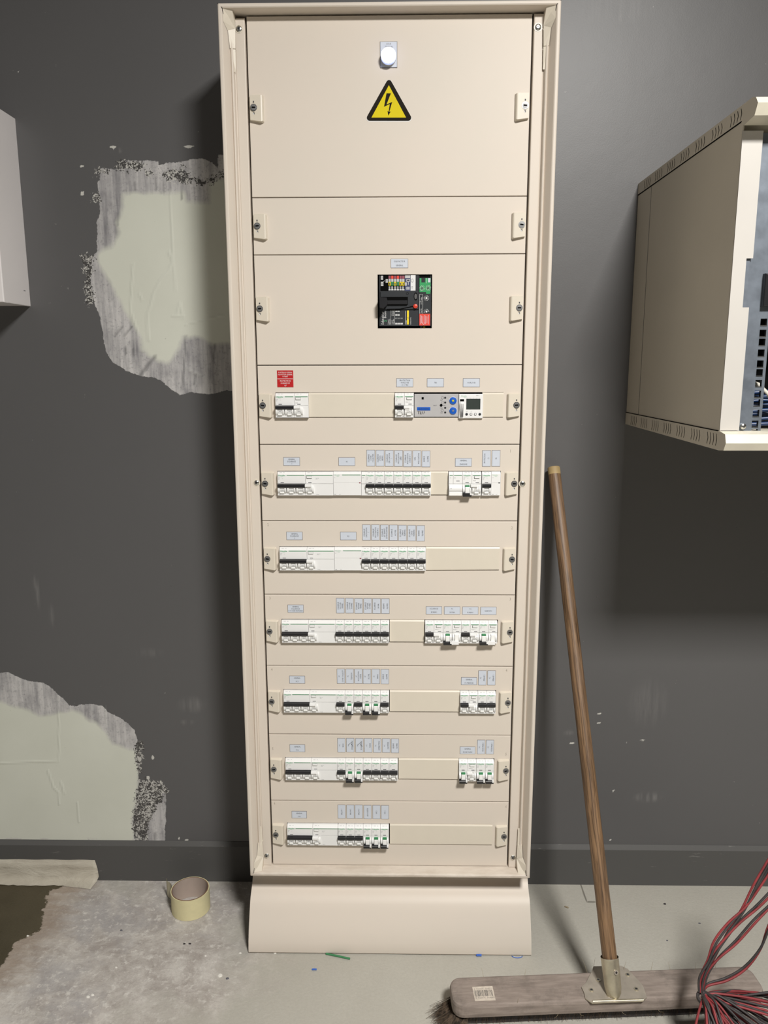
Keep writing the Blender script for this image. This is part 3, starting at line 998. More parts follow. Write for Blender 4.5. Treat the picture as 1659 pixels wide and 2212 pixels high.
# flared plinth under the cabinet
mb = MB()
pf = [(29, 172), (29, 171), (29, 130), (29, 129), (24, 123.5), (17, 116), (7, 109.5), (-3, 102.5), (-10, 93), (-17, 80), (-25, 64), (-33, 48), (-40, 27), (-44.5, 4), (-44, 2), (-41, 2), (-8, 80), (40, 118), (150, 118), (150, 172)]
mb.prism_x(pf, -300, 300, 'cream_paint', True)
mb.box(-292, 292, 30, 180, 0.5, 172, 'void_black')
cpart(mb, 'plinth')

# ------------------------------------------------------------------ breakers (local mm: x from the left edge, y in front of the cover is negative, z from the row centre)
PROF = [(38, 22.8), (-1, 22.8), (-2.5, 22.3), (-6.3, 18.8), (-7.3, 17.6), (-7.3, 0.4), (-6.2, 0.1), (-6.2, -0.6), (-7.0, -0.9), (-7.0, -22.8), (38, -22.8)]
Y = -7.3


def housing(mb, x0, wd, logo=True, bar=None, lines=True, ind=5.5, rating=None):
    a, c = x0 + .22, x0 + wd - .22
    mb.prism_x(PROF, a, c, 'white_plastic')
    mb.text('A9 F79 206', x0 + 2.2, -4.6, 20.5, 1.1, 'print_grey') if False else None
    for q in range(2):
        if wd >= 18:
            mb.add([(x0 + 4 + q * 7, -4.2 - .1, 20.9), (x0 + 8.5 + q * 5, -4.2 - .1, 20.9), (x0 + 8.5 + q * 5, -3.5 - .1, 21.6), (x0 + 4 + q * 7, -3.5 - .1, 21.6)], [(0, 1, 2, 3)], 'grey_plastic')
    if logo:
        mb.text('Schneider', x0 + 1.0, Y - .12, 16.5, 2.9, 'logo_green', 'L', 0, .9, 16.0)
        mb.text('Schneider', x0 + 1.3, Y - .12, 16.3, 2.9, 'logo_green', 'L', 0, .9, 16.0)
        mb.text('S Electric', x0 + 6.2, Y - .12, 13.8, 1.2, 'logo_green', 'L', 0, .8)
    if bar:
        mb.rect(x0 + bar[0], x0 + bar[1], 15.6, 16.9, Y - .12, 'print_green')
    if lines:
        mb.text('iDT40', x0 + 1.6, Y - .12, 11.9, 1.35, 'print_grey')
        mb.text('C10', x0 + 8.6, Y - .12, 10.2, 1.2, 'print_grey')
        mb.text('4500', x0 + 1.6, Y - .12, 10.0, 1.2, 'print_grey')
        mb.text('A9P', x0 + 1.6, Y - .12, 8.4, 1.2, 'print_grey')
    if ind is not None:
        mb.rect(x0 + ind, x0 + ind + 6.4, 1.7, 2.9, Y - .12, 'print_dark')
        mb.text('0-I', x0 + 1.5, Y - .12, 2.2, 1.1, 'print_grey')
    if rating:
        mb.text(rating, x0 + 1.4, -7.12, -20.9, 1.9, 'print_grey')
        mb.text('230V', x0 + wd - 6.5, -7.12, -20.9, 1.2, 'print_grey') if wd > 18 else mb.add([(x0 + 14, -7.12, -21.5), (x0 + 16.8, -7.12, -21.5), (x0 + 16.8, -7.12, -19)], [(0, 1, 2)], 'print_grey')


def drum(root, x0, off=False, white=False, loc=(0, 0, 0)):
    mb = MB()
    mb.cyl_x(x0 + .7, x0 + 4.2, -3.8, -11.0, 8.2, 'white_plastic', 20, 90, 270)
    mb.cyl_x(x0 + 13.6, x0 + 16.6, -3.8, -11.0, 8.2, 'white_plastic', 20, 90, 270)
    mb.cyl_x(x0 + 4.2, x0 + 13.6, -3.2, -10.5, 6.6, 'window_plastic', 16, 90, 270)
    if not off:
        mb.box(x0 + 4.8, x0 + 13.0, -10.6, -7, -18.6, -14.8, 'white_gloss', .6)
        mb.box(x0 + 5.6, x0 + 12.4, -10.3, -7, -13.6, -9.4, 'white_plastic', .3)
        mb.rect(x0 + 6.6, x0 + 11.4, -12.1, -11.1, -10.45, 'print_grey')
    mb.build('switch_window', root, loc)


LEV = [(-6, -0.6), (-12.5, -0.8), (-14.2, -1.8), (-14.4, -5.0), (-13.2, -6.4), (-6, -6.4)]


def lever_on(root, x0, x1, m='black_plastic', loc=(0, 0, 0), extra=True):
    mb = MB()
    mb.prism_x(LEV, x0 + .5, x1 - .7, m)
    if extra:
        k = x0
        while k < x1 - 8:
            mb.box(k + 4.6, k + 13.2, -10.4, -6, -8.8, -6.2, 'grey_plastic' if m == 'black_plastic' else m)
            k += 18
    mb.build('lever', root, loc, 'black lever pushed up' if m == 'black_plastic' else 'white lever pushed up')


def lever_off(root, x0, x1, m='black_plastic', loc=(0, 0, 0)):
    mb = MB()
    if m == 'black_plastic':
        mb.box(x0 + 5.0, x0 + 13.2, -11.6, -6, -5.6, -2.6, 'print_green', .5)
    mb.box(x0 + 5.0, x0 + 13.2, -12.2, -6, -17.6, -5.6, 'white_gloss', .8)
    mb.prism_x([(-8, -17.2), (-15.5, -17.6), (-16.5, -18.6), (-16.0, -23.4), (-14.5, -24.4), (-8, -24.0)], x0 + .5, x1 - 1.2, m)
    mb.box(x1 - 4.2, x1 - 1.0, -16.8, -8, -20.4, -17.2, 'white_plastic')
    mb.build('lever', root, loc, 'black lever hanging down' if m == 'black_plastic' else 'white lever hanging down')


def test_button(root, x0, loc=(0, 0, 0)):
    mb = MB()
    mb.box(x0, x0 + 9.4, -9.4, -7, 10.9, 14.6, 'white_plastic', .5)
    mb.rect(x0 - .7, x0 + 9.6, 10.1, 15.0, Y - .1, 'print_dark')
    mb.build('test_button', root, loc)


def make_breaker(off):
    r = thing('circuit_breaker', (0, 0, -3000), 'x', 'circuit breaker', 'single-module circuit breakers on the cabinet rows')
    mb = MB()
    housing(mb, 0, 18, rating='C10')
    mb.build('housing', r)
    drum(r, 0, off)
    (lever_off if off else lever_on)(r, 0, 18)
    return r


def make_rcbo(off, voff):
    r = thing('residual_current_breaker', (0, 0, -3000), 'x', 'circuit breaker', 'two-module breakers with test button')
    mb = MB()
    housing(mb, 0, 18, rating='C16')
    mb.build('housing', r)
    mb = MB()
    housing(mb, 18, 18, logo=False, bar=(1.4, 16.6), lines=False, ind=7.5)
    mb.text('30mA', 20, Y - .12, 6.2, 2.0, 'print_dark')
    mb.text('AC', 26, Y - .12, 6.2, 1.6, 'print_grey')
    mb.text('30mA', 20, -7.12, -21, 1.5, 'print_grey')
    mb.build('residual_block', r)
    test_button(r, 22.6)
    drum(r, 0, off)
    drum(r, 18, voff)
    (lever_off if off else lever_on)(r, 0, 18)
    mb = MB()
    if voff:
        mb.box(23, 31.2, -12.4, -6, -17.4, -3, 'white_gloss', .8)
        mb.prism_x([(-8, -16), (-15.2, -16.4), (-15.8, -22.6), (-8, -23)], 16.8, 31, 'white_plastic')
    else:
        mb.prism_x([(-6, -0.8), (-12.5, -1), (-13.6, -2), (-13.6, -5.5), (-12.4, -8.5), (-10.5, -13), (-6, -13)], 19.2, 27.5, 'white_plastic')
        mb.prism_x(LEV, 16.6, 27.5, 'white_plastic')
    mb.build('residual_lever', r)
    return r


def make_main(x, row, poles, vw, label):
    r = thing('main_breaker', (x, -2, ROWZ[row]), label, 'circuit breaker', 'wide main breakers at the left of the rows')
    w0 = 18 * poles
    mb = MB()
    housing(mb, 0, w0, bar=(18, w0 - 1.5), rating='C25', ind=6)
    mb.build('housing', r)
    mb = MB()
    housing(mb, w0, vw, logo=False, bar=(1.5, vw - 1.5), lines=False, ind=5.5)
    if vw > 30:
        mb.text('Vigi iC60', w0 + 20, Y - .12, 10.8, 1.5, 'print_grey')
        mb.text('30mA', w0 + 20, Y - .12, 8.9, 1.3, 'print_grey')
    else:
        mb.text('300mA', w0 + 2, Y - .12, 4.8, 1.4, 'print_dark')
    mb.text('300mA', w0 + vw * .38, -7.12, -21, 1.6, 'print_grey')
    mb.build('residual_block', r)
    test_button(r, w0 + 3)
    for k in range(poles):
        drum(r, 18 * k)
    drum(r, w0 - .5)
    lever_on(r, 0, w0)
    mb = MB()
    mb.prism_x(LEV, w0 - .4, w0 + 11, 'white_plastic')
    mb.prism_x([(-6, -6.4), (-12.5, -6.4), (-9, -13), (-6, -13)], w0 + 3.5, w0 + 10.5, 'white_plastic')
    mb.build('residual_lever', r)
    return r


def make_contactor(x, row, wd, label, sq):
    r = thing('contactor', (x, -2, ROWZ[row]), label, 'contactor', 'contactors on the cabinet rows')
    mb = MB()
    pr = [(38, 23.2), (-1, 23.2), (-2.5, 22.8), (-5.6, 19.8), (-6.6, 18.6), (-6.6, -22.6), (38, -22.6)]
    mb.prism_x(pr, .25, wd - .25, 'white_plastic')
    mb.text('Schneider', 1.2, -6.72, 17, 2.3, 'logo_green', 'L', 0, .9, 15.4)
    mb.text('S Electric', 6.2, -6.72, 14.5, 1.2, 'logo_green')
    if wd > 20:
        mb.rect(17, wd - 1.5, 16.3, 17.6, -6.72, 'print_green')
    mb.text('iCT', 1.4, -6.72, 12, 1.5, 'print_grey')
    mb.rect(1.2, wd - 1.2, 2.4, 2.7, -6.72, 'relay_grey')
    mb.rect(wd - 4.4, wd - 1.2, .6, 2.8, -6.72, sq)
    mb.text('40A' if wd > 20 else '25A', 1.4, -6.72, -20.8, 1.9, 'print_dark')
    mb.text('2NO', wd * .5 if wd < 20 else 11, -6.72, -20.8, 1.4, 'print_grey')
    mb.build('housing', r)
    return r


ORD = ['top', 'second', 'third', 'fourth', 'fifth', 'sixth', 'bottom']
X0 = -216.0
plum = 'plum_sticker'
make_main(X0, 0, 2, 27, 'two-pole main breaker under the red plate, top row')
mains = ['GENERAL ECLAIRAGE 1', 'GENERAL ECLAIRAGE 2', 'GENERAL ECLAIRAGE DOUCHES', 'GENERAL PC 1', 'GENERAL PC 2', 'GENERAL CVC']
for i, s in enumerate(mains):
    make_main(X0, i + 1, 3, 54, f'wide main breaker under the {s} plate, {ORD[i + 1]} row')
make_contactor(X0 + 108, 1, 54, 'wide blank-faced contactor under the K1 plate, second row', plum)
make_contactor(X0 + 108, 2, 54, 'wide blank-faced contactor under the K3 plate, third row', plum)
make_contactor(196.2, 1, 18, 'narrow contactor under the K2 plate, right end of second row', 'print_dark')
r = thing('auxiliary_contact', (X0 + 162, -2, ROWZ[1]), 'slim white auxiliary module between the K1 contactor and the single breakers', 'auxiliary contact')
mb = MB()
mb.prism_x(PROF, .25, 8.8, 'white_plastic')
mb.rect(1.2, 7.6, 15.6, 16.9, Y - .12, 'print_green')
mb.text('iACTs', 1.4, Y - .12, 11.6, 1.5, 'print_dark')
mb.rect(.8, 8.2, -.1, .2, Y - .12, 'relay_grey')
mb.build('housing', r)

B_ON, B_OFF = make_breaker(False), make_breaker(True)
singles = []


def put_single(x, row, off, name):
    src = B_OFF if off else B_ON
    lab = f'breaker, black lever {"down" if off else "up"}, under the {name}, {ORD[row]} row'
    if not src.get('used'):
        src['used'] = 1
        src.location = Vector((x, -2, ROWZ[row])) * U
        src['label'] = lab
    else:
        copy_thing(src, (x, -2, ROWZ[row]), lab)


def run(x, row, names, offs):
    for i, (n, o) in enumerate(zip(names, offs)):
        put_single(x + 18 * i, row, o, n)


run(-45.6, 1, ['COURS COLLECTIFS plate', 'STUDIO BIKING plate', 'CIRCULATION plate', 'MUSCULATION LIBRE plate', 'MUSCULATION GUIDEE plate', 'RAIL MUSCULATION plate', 'RESERVE EQUIPEE plate'], [0] * 7)
run(178.2, 1, ['PROTECTION C1 plate'], [0])
run(-54.4, 2, ['CIRCULATION plate', 'MUSCULATION GUIDEE plate', 'EST ENFANT plate', 'ACCUEIL plate', 'CARDIO TRAINING plate', 'CROSS TRAINING plate', 'RESERVE EQUIPEE plate'], [0] * 7)
run(-108.2, 3, ['DOUCHES FEMMES plate', 'DOUCHES HOMMES plate', 'VESTIAIRE FEMMES plate', 'VESTIAIRE HOMMES plate', 'SAUNA plate', 'RESERVE EQUIPEE plate'], [0] * 6)
run(-108.6, 4, ['COURS COLLECTIF plate', 'TELEVISION plate', 'MUSCULATION plate', 'ACCUEIL plate', 'BIKING plate', 'RESERVE EQUIPEE plate'], [0, 1, 0, 1, 1, 0])
run(-108.8, 5, ['upright plate nearest the main breaker', 'left crossed-out SECHE MAINS plate', 'right crossed-out SECHE MAINS plate', 'fourth of seven upright plates', 'fifth of seven upright plates', 'sixth of seven upright plates', 'RESERVE EQUIPEE plate'], [0, 1, 1, 0, 0, 0, 0])
run(-109.4, 6, ['first upright plate from the left', 'second upright plate from the left', 'third upright plate from the left', 'fourth upright plate from the left', 'left VMC plate', 'rightmost VMC plate'], [0, 0, 0, 1, 1, 1])
run(179.6, 4, ['left upright MENAGE plate', 'right upright MENAGE plate'], [0, 0])
run(179.6, 5, ['left clean SECHE MAINS plate', 'rightmost SECHE MAINS plate'], [1, 1])

R1, R2, R3 = make_rcbo(False, False), make_rcbo(True, True), make_rcbo(True, False)
for src, lst in ((R1, ((10.6, 0, 'PROTECTION HORLOGE plate'), (71.2, 3, 'ECLAIRAGE BUREAU plate'), (143.2, 3, 'PC BUREAU plate'), (143.4, 4, 'GENERAL PC MENAGE plate'))),
                 (R2, ((107.2, 3, 'PC SAUNA plate'), (179.2, 3, 'BAIE INFO plate'))), (R3, ((143.4, 5, 'GENERAL SECHE MAINS plate'),))):
    for i, (x, row, nm) in enumerate(lst):
        lab = f'double breaker with test button under the {nm}, {ORD[row]} row, lever {"up" if src is R1 else "down"}'
        if i == 0:
            src.location = Vector((x, -2, ROWZ[row])) * U
            src['label'] = lab
        else:
            copy_thing(src, (x, -2, ROWZ[row]), lab)
for o in (B_ON, B_OFF):
    del o['used']

# breaker with trip auxiliaries, second row right
r = thing('residual_current_breaker', (114, -2, ROWZ[1]), 'four-part breaker with white tripped handle bar under the GENERAL ENSEIGNE plate', 'circuit breaker')
mb = MB()
mb.prism_x(PROF, .25, 8.8, 'white_plastic')
mb.rect(2, 8, 15.6, 16.9, Y - .12, 'print_green')
mb.text('iOF', 2.2, Y - .12, 11.4, 1.5, 'print_grey')
mb.prism_x(PROF, 9.2, 26.8, 'white_plastic')
mb.rect(10.5, 25.6, 15.6, 16.9, Y - .12, 'print_green')
mb.text('iMX', 10.6, Y - .12, 11.4, 1.5, 'print_dark')
mb.rect(14.8, 21.2, 4.8, 6, Y - .12, 'print_dark')
mb.build('trip_auxiliary', r)
mb = MB()
mb.cyl_x(1, 26.5, -4.5, -9.5, 8.4, 'white_plastic', 20, 90, 270)
mb.box(1, 26.6, -11.5, -6, -22.6, -15.5, 'white_gloss', .8)
mb.text('OFF', 3, -13.1, -8.5, 1.6, 'print_grey')
mb.build('linked_handle', r)
mb = MB()
housing(mb, 27, 18)
mb.build('housing', r)
mb = MB()
housing(mb, 45, 18, logo=False, bar=(1.4, 16.6), lines=False, ind=7)
mb.text('30mA', 47, Y - .12, 6.2, 2.0, 'print_dark')
mb.text('30mA', 47, -7.12, -21, 1.5, 'print_grey')
mb.build('residual_block', r)
test_button(r, 49.6)
drum(r, 27, True)
drum(r, 45)
lever_off(r, 27, 45)
mb = MB()
mb.prism_x(LEV, 42.5, 54.5, 'white_plastic')
mb.prism_x([(-6, -6.4), (-12.5, -6.4), (-9, -13), (-6, -13)], 47, 54.5, 'white_plastic')
mb.build('residual_lever', r)

# ------------------------------------------------------------------ grey remote-control relay and time switch, top row
zc = ROWZ[0]
ZO = (830, 780, 5.53)
r = thing('relay_module', (46, 0, zc), 'grey relay module with two round blue knobs, below the TB3 plate', 'relay')
loc = (-46, 0, -zc)
mb = MB()
c = zp([(358, 392), (885, 668)], ZO, -2)
X1, Z1, X2, Z2 = c[0][0] + .4, c[0][1], c[1][0], c[1][1]
mb.box(X1, X2, -2, 30, Z2, Z1, 'relay_grey', 1)


def Z(pt, y=-2.0):
    return zp([pt], ZO, y)[0]


def quad(m_b, a, b_, y, m):
    (xa, za), (xb, zb) = Z(a), Z(b_)
    m_b.rect(xa, xb, zb, za, y, m)


quad(mb, (447, 430), (472, 458), -2.2, 'void_black')
for s, pt, h_ in (('TLU', (394, 616), 5.6),):
    x, z = Z(pt)
    mb.text(s, x, -2.2, z, h_, 'void_black', 'L', 0, 1.0)
    mb.text(s, x + .25, -2.2, z, h_, 'void_black', 'L', 0, 1.0)
for s, pt in (('TEST', (668, 468)), ('SELECT', (586, 530)), ('-10mn', (662, 560)), ('RAZ', (672, 618))):
    x, z = Z(pt)
    mb.text(s, x, -2.2, z, 1.9, 'print_dark')
for pt in ((695, 438), (692, 590)):
    x, z = Z(pt)
    mb.tube([(x + 2.2 * math.cos(t * .4), -2.2, z + 2.6 * math.sin(t * .4)) for t in range(17)], .22, 'print_dark', 4)
x, z = Z((697, 497))
mb.tube([(x - 1.5, -2.2, z + 2.5), (x - 1.5, -2.2, z - 2.5), (x + 1.5, -2.2, z - 2.5), (x + 1.5, -2.2, z + 2.5), (x - .5, -2.2, z + 2.5)], .22, 'print_dark', 4)
x, z = Z((712, 528))
mb.box(x - 2.5, x + 3, -2.3, -2, z - .2, z + .2, 'print_dark')
for pt in ((728, 438), (728, 495), (728, 558), (728, 614)):
    x, z = Z(pt)
    mb.cyl_y(x, z, 2.0, -2.3, -2, 'print_dark', 14)
    mb.cyl_y(x, z, 1.1, -2.6, -2, 'void_black', 10)
x, z = Z((680, 528))
mb.cyl_y(x, z, 2.6, -2.5, -2, 'void_black', 14)
mb.build('housing', r, loc)
mb = MB()
(xa, za), (xb, zb) = Z((392, 549)), Z((550, 590))
mb.box(xa, xb, -2.7, -2, zb, za, 'blue_plastic', .5)
mb.text('EATON', (xa + xb) / 2, -2.85, (za + zb) / 2, 3.6, 'navy_sticker', 'C', 0, 1.1, 22)
mb.build('badge', r, loc)
for pt, mm in (((822, 472), 'sign_yellow'), ((822, 592), 'print_grey')):
    x, z = Z(pt)
    mb = MB()
    mb.cyl_y(x, z, 7.4, -2.3, -2, 'print_white', 24)
    mb.cyl_y(x, z, 6.9, -4.2, -2, 'blue_plastic', 24, dome=.8)
    mb.poly_y([(x + (2.6 if k % 2 else 1.5) * math.cos(k * math.pi / 5), z + (2.6 if k % 2 else 1.5) * math.sin(k * math.pi / 5)) for k in range(10)], -4.6, -4.0, mm)
    mb.build('knob', r, loc)

r = thing('time_switch', (132, 0, zc), 'white digital time switch with dark screen below the HORLOGE plate', 'time switch')
loc = (-132, 0, -zc)
mb = MB()
(xa, za), (xb, zb) = zp([(893, 394), (1176, 684)], ZO, -6)
mb.box(xa, xb, -6, 30, zb, za, 'white_plastic', 1.5)
x, z = Z((918, 416), -6)
mb.text('Schneider', x, -6.2, z, 2.2, 'logo_green', 'L', 0, .9, 15)
mb.text('S Electric', x + 5, -6.2, z - 2.5, 1.2, 'logo_green')
x, z = Z((1100, 411), -6)
mb.text('IHP 1C', x, -6.2, z, 1.7, 'print_dark')
for i in range(5):
    x, z = Z((990 + i * 38, 442), -6)
    mb.rect(x - .6, x + .6, z - .2, z + .3, -6.2, 'print_grey')
for i, s in enumerate(('Menu', 'OK', '-', '+')):
    x, z = Z((987 + i * 52, 604), -6)
    mb.text(s, x, -6.2, z, 1.3, 'print_grey', 'C')
mb.build('housing', r, loc)
mb = MB()
(xa, za), (xb, zb) = Z((981, 450), -6), Z((1147, 577), -6)
mb.box(xa, xb, -6.7, -6, zb, za, 'charcoal_plastic', .4, 'screen_glass')
mb.build('screen', r, loc)
for i in range(4):
    x, z = Z((984 + i * 52.3, 635), -6)
    mb = MB()
    mb.cyl_y(x, z, 2.5, -6.6, -6, 'print_dark', 16)
    mb.cyl_y(x, z, 1.7, -7.6, -6, ('red_plastic' if i in (0, 3) and False else 'charcoal_plastic') if i in (0, 3) else 'white_plastic', 14, dome=.5)
    mb.build('button', r, loc)
mb = MB()
(xa, za), (xb, zb) = Z((906, 455), -6), Z((950, 685), -6)
mb.rect(xa, xb, za - 6, za, -6.3, 'void_black')
mb.prism_x([(-6, za - 4), (-9, za - 5.5), (-12, za - 9), (-11, za - 16), (-8, zb + 6), (-7, zb + .5), (-6, zb)], xa + .2, xb - .2, 'white_plastic')
for k in range(3):
    mb.box(xa + 1.8 + k * 1.8, xa + 2.2 + k * 1.8, -12.2, -7, zb + 3, za - 8, 'print_grey')
mb.build('memory_key', r, loc)

# ------------------------------------------------------------------ pilot lamp
r = thing('pilot_lamp', (-0.6, 0, 1765), 'round white glowing pilot lamp on small legend plate at cabinet top', 'indicator lamp')
loc = (.6, 0, -1765)
mb = MB()
mb.box(-15.9, 14.6, -.6, 0, 1744.6, 1787.2, 'label_edge')
mb.box(-15.2, 13.9, -1.4, -.5, 1745.4, 1786.5, 'label_plate')
mb.text('SOUS', -.6, -1.55, 1783.1, 3.2, 'print_grey', 'C')
mb.text('TENSION', -.6, -1.55, 1778.6, 3.0, 'print_grey', 'C', 0, .8, 13.5)
mb.build('legend_plate', r, loc)
mb = MB()
mb.cyl_y(-.9, 1760.6, 13.6, -6, -1.4, 'grey_plastic', 36)
mb.build('collar', r, loc)
mb = MB()
mb.cyl_y(-.9, 1760.6, 13.0, -14, -6, 'lens_rim', 36, dome=1.0, front='lens_light')
mb.build('lens', r, loc)

# ------------------------------------------------------------------ moulded-case main switch
r = thing('main_switch', (29, 0, 1345), 'black moulded-case main switch with red button set in the third cover', 'main switch')
loc = (-29, 0, -1345)
NO = (780, 540, 8.295)


def Nz(pt, y=2.0):
    return zp([pt], NO, y)[0]


def nq(m_b, a, c_, y, m, y1=None):
    (xa, za), (xb, zb) = Nz(a, y), Nz(c_, y)
    if y1 is None:
        m_b.rect(xa, xb, zb, za, y, m)
    else:
        m_b.box(xa, xb, y, y1, zb, za, m, .4)


mb = MB()
mb.box(-21, 79, 8, 60, 1297.4, 1393.6, 'void_black')
nq(mb, (322, 452), (1030, 1362), 2.0, 'charcoal_plastic', 40)
nq(mb, (345, 455), (490, 735), 1.8, 'void_black')
for k, (a, c_) in enumerate((((355, 462), (395, 535)), ((440, 522), (480, 585)), ((355, 570), (400, 645)))):
    nq(mb, a, c_, 1.7, 'grey_plastic')
    x, z = Nz(((a[0] + c_[0]) / 2, (a[1] + c_[1]) / 2))
    mb.text('LVK'[k], x, 1.6, z, 3, 'print_dark', 'C', 90)
mb.tube([(*[Nz((385, 580), 1.6)[0]], 1.6, Nz((385, 580), 1.6)[1]), (Nz((425, 548), 1.6)[0], 1.6, Nz((425, 548), 1.6)[1])], .35, 'print_white', 4)
nq(mb, (488, 460), (780, 725), 1.8, 'void_black')
for k in range(6):
    xa = 492 + k * 49
    nq(mb, (xa, 462), (xa + 40, 515), 1.7, 'plum_sticker' if k not in (1, 3) else 'red_sticker')
    nq(mb, (xa, 518), (xa + 40, 570), 1.7, 'grey_plastic')
    nq(mb, (xa, 572), (xa + 40, 638), 1.7, 'yellow_sticker' if k not in (1, 3) else 'green_sticker')
    nq(mb, (xa + 10, 585), (xa + 28, 625), 1.6, 'print_dark')
    for q in range(3):
        nq(mb, (xa + 4 + q * 11, 652), (xa + 9 + q * 11, 705), 1.7, 'print_white')
    nq(mb, (xa, 706), (xa + 40, 722), 1.7, 'print_white')
nq(mb, (785, 460), (885, 735), 1.75, 'navy_sticker')
nq(mb, (788, 455), (880, 505), 1.65, 'grey_plastic')
nq(mb, (815, 522), (875, 568), 1.65, 'print_white')
nq(mb, (822, 530), (868, 560), 1.6, 'print_dark')
nq(mb, (843, 570), (850, 625), 1.65, 'print_white')
nq(mb, (793, 580), (815, 640), 1.65, 'print_white')
for q in range(5):
    nq(mb, (808 + q * 14, 660), (814 + q * 14, 712), 1.65, 'print_white')
nq(mb, (888, 450), (975, 728), 1.65, 'print_white')
x, z = Nz((918, 548))
mb.tube([(x + 2 * math.cos(t * .5), 1.5, z + 3 * math.sin(t * .5)) for t in range(14)], .25, 'print_dark', 4)
x, z = Nz((912, 690))
mb.text('2.5', x, 1.5, z, 3.2, 'print_dark', 'L', 90)
nq(mb, (345, 742), (1030, 1062), -1.0, 'charcoal_plastic', 4)
nq(mb, (355, 842), (838, 985), -1.2, 'void_black')
mb.tube([(*(Nz((460, 1062), -1.3)[0],), -1.3, Nz((460, 1062), -1.3)[1]), (Nz((700, 1058), -1.3)[0], -1.3, Nz((700, 1058), -1.3)[1]), (Nz((940, 1008), -1.3)[0], -1.3, Nz((940, 1008), -1.3)[1])], .8, 'void_black', 6)
x, z = Nz((978, 835))
mb.poly_y([(x + 3.6 * math.cos(t * .4), z + 7.2 * math.sin(t * .4)) for t in range(15)], -1.3, None, 'void_black')
mb.poly_y([(x + 2.5 * math.cos(t * .4), z + 5 * math.sin(t * .4)) for t in range(15)], -1.5, None, 'steel_dark')
x, z = Nz((830, 782))
mb.tube([(x + 2 * math.cos(t * .4), -1.1, z + 2 * math.sin(t * .4)) for t in range(17)], .3, 'void_black', 4)
x, z = Nz((384, 1338))
mb.text('Schneider', x, 1.8, z, 5.0, 'print_white', 'L', 90, .85, 30)
x, z = Nz((430, 1222))
mb.text('Electric', x, 1.8, z, 4.0, 'print_white', 'L', 90, .75, 17)
x, z = Nz((432, 1290))
mb.text('S', x, 1.8, z, 5.6, 'logo_green', 'L', 90, 1.1)
for s, xx, yy in (('Compact', 484, 1338), ('NSX100 F', 514, 1338), ('Ui 800V', 556, 1335), ('Uimp 8kV', 582, 1335)):
    x, z = Nz((xx, yy))
    mb.text(s, x, 1.8, z, 2.2, 'print_white', 'L', 90, .8, 16)
for xx in (556, 582):
    x, z = Nz((xx, 1180))
    mb.text('IEC60947-2', x, 1.8, z, 2.0, 'print_white', 'L', 90, .8, 13)
nq(mb, (533, 1075), (536, 1340), 1.8, 'print_white')
nq(mb, (600, 1075), (603, 1340), 1.8, 'print_white')
for q in range(7):
    nq(mb, (613 + q * 20, 1305), (627 + q * 20, 1335), 1.8, 'print_white')
    nq(mb, (617 + q * 20, 1215), (621 + q * 20, 1235), 1.8, 'print_white')
    if q < 4:
        nq(mb, (615 + q * 20, 1150), (628 + q * 20, 1180), 1.8, 'print_white')
        nq(mb, (615 + q * 20, 1088), (628 + q * 20, 1110), 1.8, 'print_white')
nq(mb, (824, 1085), (855, 1335), 1.75, 'yellow_sticker')
x, z = Nz((840, 1230))
mb.text('LV', x, 1.6, z, 2.4, 'print_dark', 'L', 90)
nq(mb, (793, 1090), (797, 1335), 1.8, 'print_white')
x, z = Nz((810, 1335))
mb.text('50/60Hz', x, 1.8, z, 2.0, 'print_white', 'L', 90, .8, 8)
x, z = Nz((888, 1335))
mb.text('NF EN 60947-2', x, 1.8, z, 1.8, 'print_white', 'L', 90, .8, 18)
mb.build('housing', r, loc)
mb = MB()
(xa, za), (xb, zb) = Nz((335, 858), -14), Nz((470, 1052), -14)
mb.poly_y([(xa - 1, za - 1), (xa + 1, za), (xb - 1, za - .5), (xb + 1, za - 8), (xb, zb + 7), (xb - 7, zb), (xa, zb + 1)], -26, -1, 'black_plastic')
(xc, zc2), (xd, zd) = Nz((470, 925), -6), Nz((560, 985), -6)
mb.box(xb - 6, xd + 28, -6, -1, zd + 1, zc2 + 2, 'black_plastic', .8)
mb.build('handle', r, loc, 'black toggle handle pushed to the left')
mb = MB()
x, z = Nz((974, 1008), -3)
mb.cyl_y(x, z, 4.0, -4.2, -1, 'red_plastic', 20, dome=1.2)
mb.build('trip_button', r, loc, 'small round red button')
mb = MB()
nq(mb, (1040, 452), (1250, 1362), 3.0, 'charcoal_plastic', 40)
nq(mb, (1048, 455), (1245, 495), 2.8, 'void_black')
nq(mb, (1048, 505), (1245, 752), 2.7, 'green_sticker')
nq(mb, (1165, 752), (1240, 785), 2.7, 'green_sticker')
nq(mb, (1082, 505), (1148, 580), 2.5, 'charcoal_plastic')
nq(mb, (1200, 505), (1242, 580), 2.5, 'label_plate')
nq(mb, (1165, 505), (1170, 595), 2.5, 'print_white')
for cx_, cy_ in ((1092, 685), (1202, 680), (1170, 862), (1172, 1105)):
    x, z = Nz((cx_, cy_))
    for k in range(11):
        if cy_ > 1000 and k > 6:
            continue
        t = k * .57 + (0 if cy_ < 1000 else .0)
        mb.tube([(x + 2.6 * math.cos(t), 2.4, z + 2.6 * math.sin(t)), (x + 5.2 * math.cos(t), 2.4, z + 5.2 * math.sin(t))], .35, 'print_white', 4)
    mb.cyl_y(x, z, 1.7, 1.8, 3, 'print_white' if cy_ > 800 else 'steel_dark', 12)
for ya, yb in ((795, 915), (922, 1140)):
    (xa, za), (xb, zb) = Nz((1048, ya), 2.6), Nz((1105, yb), 2.6)
    mb.tube([(xa, 2.6, za), (xb, 2.6, za), (xb, 2.6, zb), (xa, 2.6, zb), (xa, 2.6, za)], .3, 'print_white', 4)
x, z = Nz((1076, 975))
